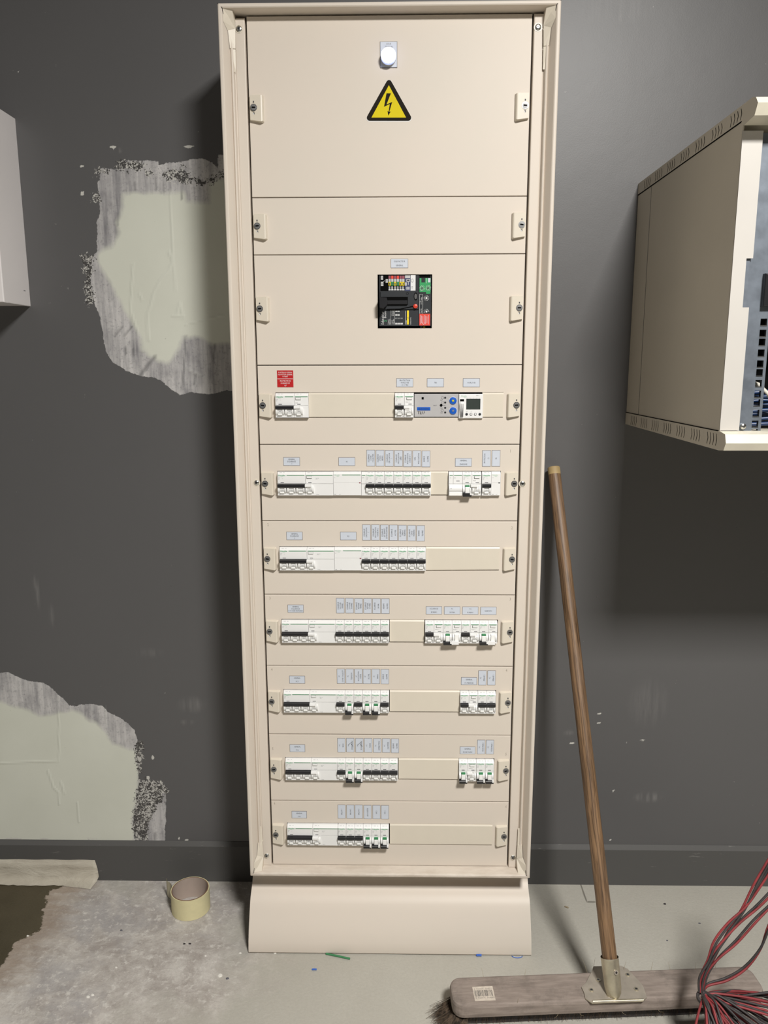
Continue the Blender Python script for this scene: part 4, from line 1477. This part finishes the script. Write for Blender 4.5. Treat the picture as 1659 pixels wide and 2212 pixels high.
mb.text('0.3', x, 2.5, z, 2.6, 'print_white', 'L', 90)
x, z = Nz((1076, 1130))
mb.text('Vigi MH', x, 2.5, z, 2.2, 'print_white', 'L', 90, .8, 16)
x, z = Nz((1080, 900))
mb.text('N(A)', x, 2.5, z, 2.2, 'print_white', 'L', 90)
nq(mb, (1044, 1145), (1236, 1352), 2.6, 'red_sticker')
for q in range(7):
    nq(mb, (1058 + q * 24, 1165 + (q % 3) * 12), (1063 + q * 24, 1330 - (q % 2) * 18), 2.4, 'label_plate')
x, z = Nz((1120, 1322))
mb.tube([(x - 2.6, 2.3, z + 2), (x, 2.3, z - 2), (x + 2.6, 2.3, z + 2)], .4, 'print_white', 4)
nq(mb, (1112, 1368), (1148, 1390), 7.5, 'yellow_sticker')
nq(mb, (1060, 1370), (1095, 1388), 7.5, 'grey_plastic')
mb.build('residual_block', r, loc, 'side module with green and red stickers')

# ------------------------------------------------------------------ wall cabinet, left edge
r = thing('wall_cabinet', (-960, WALL_Y, 1352), 'plain pale grey wall box cut off by the left edge of the photo', 'wall cabinet')
loc = (960, -WALL_Y, -1352)
mb = MB()
mb.box(-1160, -763, 98, WALL_Y, 1355, 1724, 'white_cabinet')
mb.box(-768.5, -763.3, 97.5, WALL_Y - .5, 1354, 1355.5, 'white_cabinet')
p = on_x(53, 628, -763)
mb.box(-763.2, -762.6, p.y - 4, p.y + 4, p.z - .8, p.z + .8, 'print_grey')
mb.build('body', r, loc)
mb = MB()
mb.box(-1160.5, -762.5, 83, 98.5, 1353.5, 1725, 'white_cabinet', 2.0)
mb.build('door', r, loc)

# ------------------------------------------------------------------ network rack, right
r = thing('network_rack', (800, WALL_Y, 1105), 'beige wall-mounted network rack with slotted caps at the right edge', 'network rack')
loc = (-800, -WALL_Y, -1105)
RX0, RX1 = 507.0, 1107.0
FY = -296.0
ZB1, ZT0 = 1129.0, 1569.0
mb = MB()
mb.box(RX0, RX0 + 2, FY + 1, WALL_Y - 1, ZB1, ZT0, 'rack_side')
mb.box(RX1 - 2, RX1, FY + 1, WALL_Y - 1, ZB1, ZT0, 'rack_side')
mb.box(RX0 + 2, RX1 - 2, WALL_Y - 4, WALL_Y - 1, ZB1, ZT0, 'void_black')
mb.build('side_panel', r, loc)
# seam line near the back of the side
mb = MB()
p = on_x(1409, 500, RX0)
mb.box(RX0 - .5, RX0 + 1, 110, 111.2, ZB1, ZT0, 'steel_dark')
mb.build('side_seam', r, loc)


def cap(zs_, name):
    mb = MB()
    mb.prism_x(zs_, RX0 - .5, RX1 + .5, 'rack_cap')
    # end plates, the slots cut in groups of four chevrons
    return mb


top = [(WALL_Y - 1, 1592), (-322, 1592), (-333, 1589), (-341, 1579.5), (-333, 1565.5), (-300, 1562), (-290, 1569), (WALL_Y - 1, 1571)]
bot = [(WALL_Y - 1, 1129), (-300, 1129), (-319, 1126), (-324, 1113), (-317, 1101.5), (-300, 1100), (WALL_Y - 1, 1104)]
for nm, prof, za, zb_ in (('top_cap', top, 1572.5, 1588), ('bottom_cap', bot, 1106, 1124.5)):
    mb = MB()
    n = len(prof)
    vs = [(RX0 - 1, a, c_) for a, c_ in prof] + [(RX1 + 1, a, c_) for a, c_ in prof]
    mb.add(vs, [(i, (i + 1) % n, n + (i + 1) % n, n + i) for i in range(n)], 'rack_cap')
    tri = tessellate_polygon([[Vector((a, c_, 0)) for a, c_ in prof]])
    mb.add(vs[:n], tri, 'rack_side')
    mb.add(vs[n:], [t[::-1] for t in tri], 'rack_side')
    zm = (za + zb_) / 2
    for gidx in range(7):
        for s_ in range(4):
            yy = -290 + gidx * 68 + s_ * 11.5
            mb.add([(RX0 - 1.25, yy + 2.5, zb_), (RX0 - 1.25, yy + 3.9, zb_), (RX0 - 1.25, yy + .9, zm), (RX0 - 1.25, yy - .9, zm), (RX0 - 1.25, yy + 2.6, za), (RX0 - 1.25, yy + 4.0, za)],
                   [(0, 1, 2, 3), (3, 2, 5, 4)], 'void_black')
    mb.box(RX0 - 1.2, RX0 + 1, -292, WALL_Y - 1, (1569.5 if nm == 'top_cap' else 1129.0) - .6, (1569.5 if nm == 'top_cap' else 1129.0) + .8, 'void_black')
    mb.build(nm, r, loc)
# front jamb
jr = on_y(1596, 934, FY).x
mb = MB()
nz1, nz0 = on_y(1625, 558, FY).z, on_y(1615, 664, FY).z
nx = jr - 9.5
mb.poly_y([(RX0, ZB1 + .8), (jr, ZB1 + .8), (jr, nz0), (nx, nz0), (nx, nz1), (jr, nz1), (jr, ZT0 - 13), (RX0, ZT0 - 13)], FY, FY + 1.8, 'rack_paint')
mb.box(RX0 + 2, RX1 - 2, FY + 14, FY + 18, ZT0 - 30, ZT0, 'rack_side')
mb.build('front_frame', r, loc)
# galvanised rail with square holes
mb = MB()
gx0, gx1 = RX0 + 3, on_y(1643, 933, FY + 6).x
hx = on_y(1608, 760, FY + 6)
cx_ = (on_y(1318 + 1550 / 4.894, 580 + 1435 / 4.894, FY + 6)).x
z = on_y(1320 + 1522 / 4.894, 580 + 1730 / 4.894, FY + 6).z
holes = []
step = [12.9, 16.1, 16.1]
k = 0
zlim = on_y(1655, 672, FY + 6).z
while z < zlim:
    holes.append((cx_ - 4.9, cx_ + 4.9, z - 4.8, z + 4.8))
    z += [12.9, 16.1, 16.1][k % 3]
    k += 1
for h_ in holes:
    pass
zs2 = sorted({ZB1, ZT0 - 14, *[h_[2] for h_ in holes], *[h_[3] for h_ in holes]})
mb.panel(gx0, gx1, ZB1 - 6, ZT0 - 14, [h_ for h_ in holes], 'galvanised', y=FY + 6, depth=16, b=.6)
mb.box(nx, nx + 7, FY + 4, FY + 6, nz0, nz1, 'galvanised')
for h_ in holes:
    mb.box(h_[0], h_[1], FY + 5.2, FY + 6.2, h_[2] - 1.1, h_[2], 'steel')
mb.build('mounting_rail', r, loc)
p = on_y(1604.8, 921, FY + 4)
mb = MB()
mb.cyl_y(p.x, p.z, 4.6, FY + 1.5, FY + 6, 'steel', 20, dome=2.5)
mb.cyl_y(p.x + .6, p.z - .4, 1.5, FY + 1.2, FY + 3, 'steel_dark', 8)
mb.build('screw', r, loc)
mb = MB()
ea, eb = on_y(1649, 662, FY - 4), on_y(1654, 590, FY - 4)
mb.box(ea.x, RX1 - 60, FY - 4, 60, ea.z, eb.z, 'black_plastic', 2)
mb.build('equipment_box', r, loc, 'black equipment box')
mb = MB()
for k in range(11):
    z0 = ZB1 + 4 + k * 4.6
    mb.tube([(RX0 + 12, FY + 60 + (k % 3) * 14, z0), (RX0 + 90, FY + 34 + (k % 4) * 9, z0 + 5 + (k % 3) * 3), (RX0 + 180, FY + 40, z0 + 2), (RX1 - 30, FY + 70, z0 + 8)], 3.2, 'blue_cable', 8)
mb.build('patch_cable', r, loc, 'bundle of dark blue cables')
mb = MB()
a = on_y(1652, 842, FY + 25)
mb.tube([(a.x - 30, FY + 60, a.z + 18), (a.x - 8, FY + 30, a.z + 8), (a.x + 5, FY + 24, a.z - 6), (a.x + 20, FY + 30, a.z - 24), (a.x + 60, FY + 50, a.z - 40)], 3, 'white_cable', 8)
mb.build('patch_cable', r, loc, 'white cable')
mb = MB()
mb.box(RX0 + 2, RX1 - 2, FY + 110, WALL_Y - 4, ZB1, ZB1 + 1, 'void_black')
mb.box(gx1 + 2, RX1 - 3, FY + 120, FY + 122, ZB1 + 1, ZT0 - 1, 'void_black')
mb.build('inner_back', r, loc)

# ------------------------------------------------------------------ broom
BA = math.atan(0.065)
r = thing('push_broom', (416.5, -187.5, 0), 'wide push broom leaning against the wall, dusty wooden head and brown handle', 'broom', rz=BA)
cb, sb = math.cos(-BA), math.sin(-BA)


def bl(x, y, z):
    """room mm -> broom local mm"""
    dx, dy = x - 416.5, y + 187.5
    return (dx * cb - dy * sb, dx * sb + dy * cb, z)


HL, HW = 299.0, 35.5
ZK = 60.0     # top of the head


def slab(mb, hl, hw, rc, layers, m):
    seg = 7
    rings = []
    for z_, ins in layers:
        ring_ = []
        for qx, qy, a0 in ((1, 1, 0), (-1, 1, 90), (-1, -1, 180), (1, -1, 270)):
            for k_ in range(seg):
                a = math.radians(a0 + 90 * k_ / (seg - 1))
                rr = max(rc - ins, .5)
                ring_.append((qx * (hl - rc) + rr * math.cos(a), qy * (hw - rc) + rr * math.sin(a), z_))
        rings.append(ring_)
    n = len(rings[0])
    vs = [p_ for q in rings for p_ in q]
    fs = [tuple(range(n))[::-1], tuple(range((len(rings) - 1) * n, len(rings) * n))]
    for k_ in range(len(rings) - 1):
        for i in range(n):
            fs.append((k_ * n + i, k_ * n + (i + 1) % n, (k_ + 1) * n + (i + 1) % n, (k_ + 1) * n + i))
    mb.add(vs, fs, m)


mb = MB()
slab(mb, HL, HW, 22, [(ZK - 30, 5), (ZK - 27, 1.5), (ZK - 20, 0), (ZK - 6, 0), (ZK - 1.5, 1.5), (ZK, 4.5)], 'dusty_wood')
head = mb.build('broom_head', r)
mb = MB()
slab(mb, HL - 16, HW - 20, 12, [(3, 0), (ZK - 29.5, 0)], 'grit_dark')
for k in range(5200):
    u = random.random()
    if u < .34:     # left end, splayed far out
        x, y = -HL + random.uniform(8, 34), random.uniform(-HW + 14, HW - 12)
        lean, ly = -random.uniform(8, 62) * random.random() ** .35, random.uniform(-20, 8) - (y < 0) * random.uniform(0, 18)
    else:
        x, y = random.uniform(-HL + 15, HL - 12), random.choice((-1, -1, -1, 1)) * random.uniform(2, HW - 19)
        lean, ly = random.uniform(-12, 8), (7 if y > 0 else -4) * random.random() + random.uniform(-3, 3)
    z1 = random.uniform(0.8, 5) if random.random() < .8 else random.uniform(5, 18)
    pts = [(x, y, ZK - 28), (x + lean * .25, y + ly * .3, 24), (x + lean * .7, y + ly * .7, 12), (x + lean, y + ly, z1)]
    mb.tube(pts, random.uniform(.3, .6), 'bristle', 3, taper=lambda t: 1 - .7 * t, caps=False)
tag(mb.build('bristles', r), kind='stuff')
mb = MB()
for x, y, dx, dz in ((-230, 33, -5, 20), (-150, 34, 3, 12), (45, 33, 6, 22), (140, 34, -4, 14), (190, 34, 2, 12), (-25, 36, -12, 32), (-14, 36, 4, 30), (20, -34, 10, -8), (-100, -34, -8, -9), (-180, -34, 5, 12), (230, 34, 3, 16), (-60, -34, 9, -6), (90, -34, 12, -5), (100, 33, 5, 18)):
    mb.tube([(x, y * .95, ZK - 4 if dz > 0 else ZK - 28), (x + dx * .4, y + 1, ZK - 4 + dz * .5 if dz > 0 else ZK - 33), (x + dx, y + 3, ZK - 2 + dz if dz > 0 else ZK - 30 + dz)], .35, 'straw', 4, taper=lambda t: 1 - .6 * t)
mb.build('loose_hair', r)
# barcode sticker
mb = MB()
s0 = [on_z(920 + a / 6.38, 2050 + c_ / 6.38, ZK) for a, c_ in ((648, 485), (945, 490), (940, 745), (660, 745))]
cc = sum((Vector(p_) for p_ in s0), Vector()) / 4
lx, ly, _ = bl(cc.x, cc.y, ZK)
mb.box(lx - 19.5, lx + 19.5, ly - 17, ly + 17, ZK - .5, ZK + .3, 'sticker_paper')
rs = random.Random(3)
q = lx - 18
while q < lx + 17:
    wv = rs.choice((.35, .5, .8))
    mb.box(q, q + wv, ly - 6.5, ly + 8, ZK + .2, ZK + .45, 'print_dark')
    q += wv + rs.choice((.6, .9, 1.3))
for q, ch in enumerate('3 560071 704290'):
    tv, tf, tw = text_mesh(ch)
    if ch == ' ':
        continue
    mb.add([(lx - 17 + q * 2.4 + a * 3.4, ly + 9.5 + c_ * 5, ZK + .42) for a, c_ in tv], tf, 'print_dark')
    mb.add([(lx - 17 + q * 2.4 + a * 3.6, ly - 11.8 + c_ * 5, ZK + .42) for a, c_ in tv], tf, 'print_dark')
mb.build('barcode_sticker', r)
# bracket: flat plate on the head and a tapered socket
PO = (1220, 2030, 8.295)
out = [(515, 475), (690, 470), (1010, 465), (1125, 520), (1350, 760), (1405, 830), (1440, 930), (1470, 1030), (1410, 1095), (490, 1130), (370, 1050), (345, 940), (300, 845), (380, 770), (470, 590)]
pl = []
for a, c_ in out:
    p_ = on_z(a / PO[2] + PO[0], c_ / PO[2] + PO[1], ZK + 3)
    pl.append(bl(p_.x, p_.y, ZK + 3)[:2])
mb = MB()
tri = tessellate_polygon([[Vector((a, c_, 0)) for a, c_ in pl]])
n = len(pl)
mb.add([(a, c_, ZK + 3) for a, c_ in pl], tri, 'zinc_flat')
mb.add([(a, c_, ZK + 3) for a, c_ in pl] + [(a, c_, ZK + 1.2) for a, c_ in pl], [(i, (i + 1) % n, n + (i + 1) % n, n + i) for i in range(n)], 'zinc')
a_, b_ = [bl(*on_z(q_[0] / PO[2] + PO[0], q_[1] / PO[2] + PO[1], ZK + 3)[:2], ZK + 3) for q_ in ((500, 1095), (1410, 1070))]
mb.tube([(a_[0], a_[1], ZK + 1.8), (b_[0], b_[1], ZK + 1.8)], 2.6, 'zinc', 10)
br = mb.build('bracket', r)
for q_ in ((600, 715), (478, 895), (788, 990), (1128, 622), (1282, 880)):
    p_ = on_z(q_[0] / PO[2] + PO[0], q_[1] / PO[2] + PO[1], ZK + 4)
    lx, ly, _ = bl(p_.x, p_.y, ZK + 4)
    s = MB()
    s.tube([(lx, ly, ZK + 3), (lx, ly, ZK + 4.3)], 4.4, 'zinc', 14)
    s.tube([(lx, ly, ZK + 4.2), (lx, ly, ZK + 4.6)], 2.6, 'steel_dark', 10)
    s.box(lx - 1.8, lx + 1.8, ly - .4, ly + .4, ZK + 4.5, ZK + 4.8, 'void_black')
    s.build('screw', br)
HA = Vector(bl(353, 181, 1012))
HB = Vector(bl(424, -212, 66))
hd = (HB - HA).normalized()
L_ = (HB - HA).length
sk = MB()
s1 = HB - hd * 62
sk.tube([s1, HB - hd * 40, HB - hd * 10, HB + hd * 2 + Vector((0, -2, 0)), HB + hd * 9 + Vector((1, -7, 2))], 16.8, 'zinc', 20,
        taper=lambda t: [1.0, .98, .93, .80, .30][int(round(t * 4))], caps=False)
sk.tube([s1 + hd * .5, s1 + hd * 1.0], 16.9, 'zinc_flat', 20, caps=False)
so = sk.build('socket', r)
ps = on_y(1327.5, 2082.5, -205)
lx, ly, lz = bl(ps.x, ps.y, ps.z)
pc = s1 + hd * 22
nrm = (Vector((lx, ly, lz)) - pc)
nrm = (nrm - hd * nrm.dot(hd)).normalized()
s = MB()
s.tube([pc + nrm * 15, pc + nrm * 18.6], 4.2, 'zinc_flat', 14)
s.tube([pc + nrm * 18.4, pc + nrm * 19], 2.2, 'steel_dark', 10)
s.build('screw', so)
# handle in its own axes (z along the stick) so the grain follows it
mb = MB()
ln = (HB - hd * 18 - HA).length
mb.tube([(0, 0, -ln), (0, 0, -ln * .5), (0, 0, -16)], 14.0, 'handle_wood', 24, taper=lambda t: 1 - .05 * t)
mb.tube([(0, 0, -16.2), (0, 0, -2), (0, 0, 0)], 13.35, 'handle_tip', 24, taper=lambda t: 1 if t < .9 else .93)
ho = mb.build('handle', r)
ho.location = HA * U
ho.rotation_euler = (-hd).to_track_quat('Z', 'Y').to_euler()

# ------------------------------------------------------------------ roll of masking tape
TC = (-459, 94)
r = thing('tape_roll', (TC[0], TC[1], 0), 'roll of yellow masking tape standing on the dusty floor near the baseboard', 'tape')


def ringz(mb, ro, ri, z0, z1, m, mi, mt, n=48):
    vs = []
    for rad, z_ in ((ro, z0), (ro, z1), (ri, z1), (ri, z0)):
        vs += [(rad * math.cos(2 * math.pi * i / n), rad * math.sin(2 * math.pi * i / n), z_) for i in range(n)]
    for k_, mm in ((0, m), (1, mt), (2, mi), (3, mt)):
        k2 = (k_ + 1) % 4
        mb.add(vs, [(k_ * n + i, k_ * n + (i + 1) % n, k2 * n + (i + 1) % n, k2 * n + i) for i in range(n)], mm, k_ in (0, 2))


mb = MB()
ringz(mb, 43.5, 41.6, .5, 50, 'tape_yellow', 'cardboard', 'tape_yellow')
mb.build('tape_winding', r)
mb = MB()
ringz(mb, 41.5, 39.6, .3, 50.4, 'cardboard_edge', 'cardboard', 'cardboard_edge')
mb.build('core', r)
mb = MB()
pts = [(-43.3, 0, 0), (-44.2, 7, 0), (-46.5, 14, 0), (-50, 20, 0), (-54.5, 25, 0), (-59, 28.5, 0), (-63, 32, 0), (-65.5, 37, 0), (-66, 43, 0)]
vs = [(x, y, 2 + 6 * (i / 8)) for i, (x, y, _) in enumerate(pts)] + [(x, y, 49 - 3 * (i / 8)) for i, (x, y, _) in enumerate(pts)]
mb.add(vs, [(i, i + 1, 9 + i + 1, 9 + i) for i in range(8)], 'tape_tail', True)
mb.add([(x - .35, y, z_) for x, y, z_ in vs], [(i + 9, 9 + i + 1, i + 1, i) for i in range(8)], 'tape_tail', True)
mb.build('loose_end', r, label='loose end of tape curling off the roll')

# ------------------------------------------------------------------ masking paper on the baseboard
mb = MB()
nx_ = 40
rp = random.Random(5)
xa, xb = -1150.0, on_y(210, 1880, 188).x
rows_ = []
for i in range(nx_ + 1):
    t = i / nx_
    x = xa + (xb - xa) * t
    wv = rp.uniform(-1.3, 1.3) if i % 3 else rp.uniform(-.3, .3)
    zt = 55.5 + math.sin(i * .9) * .6
    e = 0 if i < nx_ - 1 else 0
    rows_.append([(x - (4 if i == nx_ else 0), BASE_Y - .8, zt), (x + (1 if i == nx_ else 0), BASE_Y - 1.6 + wv * .3, zt * .6), (x + (3 if i == nx_ else 0), BASE_Y - 3 + wv, 12), (x, BASE_Y - 12 + wv * 1.5, 2.5 + abs(wv)),
                  (x - (6 if i == nx_ else 0), BASE_Y - 22 + (wv * 1.6 if t < .85 else -3 - 10 * (t - .85) * 6), 1.0 + abs(wv) * .5)])
vs = [p_ for q in rows_ for p_ in q]
fs = []
for i in range(nx_):
    for j in range(4):
        fs.append((i * 5 + j, i * 5 + j + 1, (i + 1) * 5 + j + 1, (i + 1) * 5 + j))
mb.add(vs, fs, 'masking_paper', True)
o = mb.build('masking_paper_strip')
md = o.modifiers.new('thickness', 'SOLIDIFY')
md.thickness = 0.0004
tag(o, 'crumpled beige masking paper strip stuck along the baseboard, torn at its right end', 'masking paper')

# ------------------------------------------------------------------ tied bundle of red and black wires
TIE = on_y(1517, 2143, -292)
r = thing('wire_bundle', (TIE.x, TIE.y, 0), 'tied bundle of red and black wires in front of the broom head', 'wires')
loc = (-TIE.x, -TIE.y, 0)


def smooth(pts, n=6):
    out_ = []
    P_ = [pts[0]] + pts + [pts[-1]]
    for i in range(1, len(P_) - 2):
        p0, p1, p2, p3 = P_[i - 1], P_[i], P_[i + 1], P_[i + 2]
        for k_ in range(n):
            t = k_ / n
            out_.append(0.5 * ((2 * p1) + (p2 - p0) * t + (2 * p0 - 5 * p1 + 4 * p2 - p3) * t * t + (3 * p1 - p0 - 3 * p2 + p3) * t ** 3))
    out_.append(pts[-1])
    return out_


def wire(path, col, rad=2.3):
    m_ = MB()
    m_.tube(smooth(path), rad, 'wire_' + col, 8)
    m_.build(col + '_wire', r, loc)


ups = [[(1511, 2143), (1512, 2110), (1530, 2075), (1545, 2035), (1575, 1995), (1610, 1960), (1640, 1915), (1700, 1820)],
       [(1515, 2143), (1520, 2105), (1540, 2065), (1565, 2030), (1600, 1990), (1645, 1950), (1710, 1880)],
       [(1518, 2143), (1527, 2105), (1552, 2070), (1590, 2035), (1630, 1990), (1665, 1955), (1720, 1900)],
       [(1518, 2143), (1530, 2127), (1570, 2115), (1610, 2090), (1642, 2050), (1660, 2005), (1690, 1940)],
       [(1516, 2143), (1524, 2100), (1545, 2062), (1575, 2010), (1605, 1965), (1635, 1905), (1690, 1810)]]
for k, u in enumerate(ups):
    base_ = [on_y(px, py, -292 + (i * 6 if k != 3 else i * 2) + k * 1.5) for i, (px, py) in enumerate(u)]
    line = smooth(base_, 5)
    for j, col in enumerate(('red', 'black')):
        pts = []
        for i, p_ in enumerate(line):
            a = i * 0.16 + k * 1.3 + j * math.pi
            f_ = min(1, .35 + i / 10)
            pts.append(p_ + Vector((2.15 * math.cos(a) * f_, 2.15 * math.sin(a) * f_, -1.2 * math.cos(a) * f_)))
        m_ = MB()
        m_.tube(pts, 2.05, 'wire_' + col, 8)
        m_.build(col + '_wire', r, loc)
rw = random.Random(11)
NL = 36
for k in range(NL):
    az = math.radians(-104 + 116 * (k + rw.uniform(-.4, .4)) / (NL - 1))
    L2 = rw.uniform(270, 400) if az > -.9 else rw.uniform(170, 300)
    hi = az > -.22
    zf = rw.uniform(64, 84) if hi else rw.uniform(4, 22)
    T_ = Vector(TIE) + Vector((rw.uniform(-3, 5), rw.uniform(-9, 0), rw.uniform(-6, 1)))
    d_ = Vector((math.cos(az), math.sin(az), 0))
    sd = Vector((-d_.y, d_.x, 0)) * rw.choice((-1, 1)) * rw.uniform(16, 34)
    bow = rw.uniform(-14, 14)
    q_ = Vector((-d_.y, d_.x, 0)) * bow
    dz = T_.z - zf
    up_ = rw.uniform(-4, 10)
    pts = [T_, T_ + d_ * 26 + Vector((0, 0, up_ * .6)), T_ + d_ * L2 * .3 + q_ * .7 + Vector((0, 0, -dz * .22 + up_)), T_ + d_ * L2 * .65 + q_ + Vector((0, 0, -dz * .72)),
           T_ + d_ * L2 + Vector((0, 0, -dz)), T_ + d_ * (L2 + 14) + sd * .6 + Vector((0, 0, -dz)), T_ + d_ * L2 + sd * 1.2 + Vector((0, 0, -dz)),
           T_ + d_ * L2 * .62 + sd * 1.1 - q_ * .5 + Vector((0, 0, -dz * .66)), T_ + d_ * L2 * .28 + sd * .7 + Vector((0, 0, -dz * .2)), T_ + d_ * 8 + sd * .1 + Vector((0, 0, -3))]
    for p_ in pts:
        p_.z = max(p_.z, 3)
    wire(pts, 'red' if k % 7 in (0, 2, 5) else 'black', 1.95)
# the thin single wire going right and the cord that ties the bundle
wire([Vector(TIE), on_y(1560, 2155, -296), on_y(1620, 2149, -292), on_y(1700, 2138, -286)], 'black', 2.2)
mb = MB()
tz = TIE.z - 4
mb.tube([(TIE.x + 9.5 * math.cos(t * .5), TIE.y - 5 + 10 * math.sin(t * .5), tz + 2.5 * math.sin(t * .5 + .8)) for t in range(14)], 2.3, 'wire_black', 8)
mb.tube([(TIE.x + 9 * math.cos(t * .5), TIE.y - 5 + 10 * math.sin(t * .5), tz - 5 + 2.5 * math.sin(t * .5)) for t in range(14)], 2.3, 'wire_black', 8)
mb.build('tie', r, loc)

# ------------------------------------------------------------------ litter on the floor


def stick(px0, py0, px1, py1, rad, m, name, label, cat, group=None):
    a, c_ = on_z(px0, py0, rad), on_z(px1, py1, rad)
    mid_ = (a + c_) / 2
    m_ = MB()
    m_.tube([a - mid_, (a + c_) / 2 - mid_ + Vector((0, 0, .4)), c_ - mid_], rad, m, 10)
    o_ = m_.build(name, None, mid_)
    tag(o_, label, cat, group)


stick(704, 2060, 756, 2071, 2.0, 'green_wire', 'wire_offcut', 'green wire offcut lying at the foot of the plinth', 'wire offcut')
stick(1029, 2063.5, 1040, 2063.5, 2.2, 'blue_bit', 'wire_offcut', 'short blue scrap touching the plinth under its right half', 'wire offcut')
stick(674, 2094, 684, 2094, 1.6, 'blue_bit', 'wire_offcut', 'short blue scrap on open floor left of the green offcut', 'wire offcut')
stick(1220, 1958, 1228, 1961, 1.5, 'straw', 'wire_offcut', 'tiny olive scrap beside the blurred broom shadow', 'scrap')
mb = MB()
c0 = on_z(1117, 2065, 1)
mb.tube([(8 * math.cos(math.pi + t * .35), 5 * math.sin(math.pi + t * .35) * .8, .6) for t in range(10)], .7, 'label_plate', 6)
mb.tube([(11 * math.cos(math.pi + t * .35), 6.5 * math.sin(math.pi + t * .35) * .8, .7) for t in range(10)], .7, 'blue_bit', 6)
tag(mb.build('plastic_loop', None, (c0.x, c0.y, .3)), 'thin blue and clear plastic loop at the plinth right corner', 'scrap')


def chip(px, py, sz, m, label, cat='plaster chip', name='plaster_chip', group='chips and grit on the floor'):
    p_ = on_z(px, py, 0)
    rc = random.Random(px * 7 + py)
    m_ = MB()
    n_ = 7
    top_ = [(sz * .72 * math.cos(2 * math.pi * i / n_) * rc.uniform(.7, 1), sz * .5 * math.sin(2 * math.pi * i / n_) * rc.uniform(.7, 1), sz * .45 * rc.uniform(.7, 1)) for i in range(n_)]
    bot_ = [(x * 1.3, y * 1.3, -.1) for x, y, _ in top_]
    m_.add(top_ + bot_, [tuple(range(n_))] + [(i + n_, (i + 1) % n_ + n_, (i + 1) % n_, i) for i in range(n_)], m)
    tag(m_.build(name, None, (p_.x, p_.y, 0)), label, cat, group)


chip(476, 2108, 6.5, 'plaster_white', 'largest white plaster chip, left of the plinth on bare floor')
chip(491, 2114, 4.5, 'grit_grey', 'grey chip just right of the largest white chip', 'stone chip', 'stone_chip')
chip(190, 2154, 5.0, 'plaster_white', 'left of two white chips at the lower left floor')
chip(200, 2150, 4.5, 'plaster_white', 'right of two white chips at the lower left floor')
chip(519, 2059, 3.5, 'plaster_white', 'white chip close to the left foot of the plinth')
chip(594, 2059, 4.0, 'plaster_white', 'white crumb against the plinth front, left part')
chip(398, 2039, 4.0, 'grit_dark', 'left of two brown chips below the tape roll', 'stone chip', 'stone_chip')
chip(410, 2039, 4.0, 'grit_dark', 'right of two brown chips below the tape roll', 'stone chip', 'stone_chip')
chip(1436, 1953, 4.6, 'grit_dark', 'black grit between broom handle and wires near the baseboard', 'grit', 'grit')
chip(1511, 1995, 3.4, 'grit_grey', 'grey speck of grit left of the red and black wires', 'grit', 'grit')
chip(1441, 2032, 3.0, 'grit_grey', 'small dark grit above the broom head, right of the handle', 'grit', 'grit')
chip(251, 2090, 3.4, 'plaster_white', 'white crumb in the dusty area straight below the tape roll left side')
chip(262, 2010, 4.0, 'grit_grey', 'grey chip on the dust between the olive screed and tape roll', 'stone chip', 'stone_chip')
chip(60, 2022, 3.4, 'plaster_white', 'tiny white crumb at the edge of the olive screed')
chip(444, 2065, 3.0, 'plaster_white', 'white crumb between the tape roll and the plinth foot')
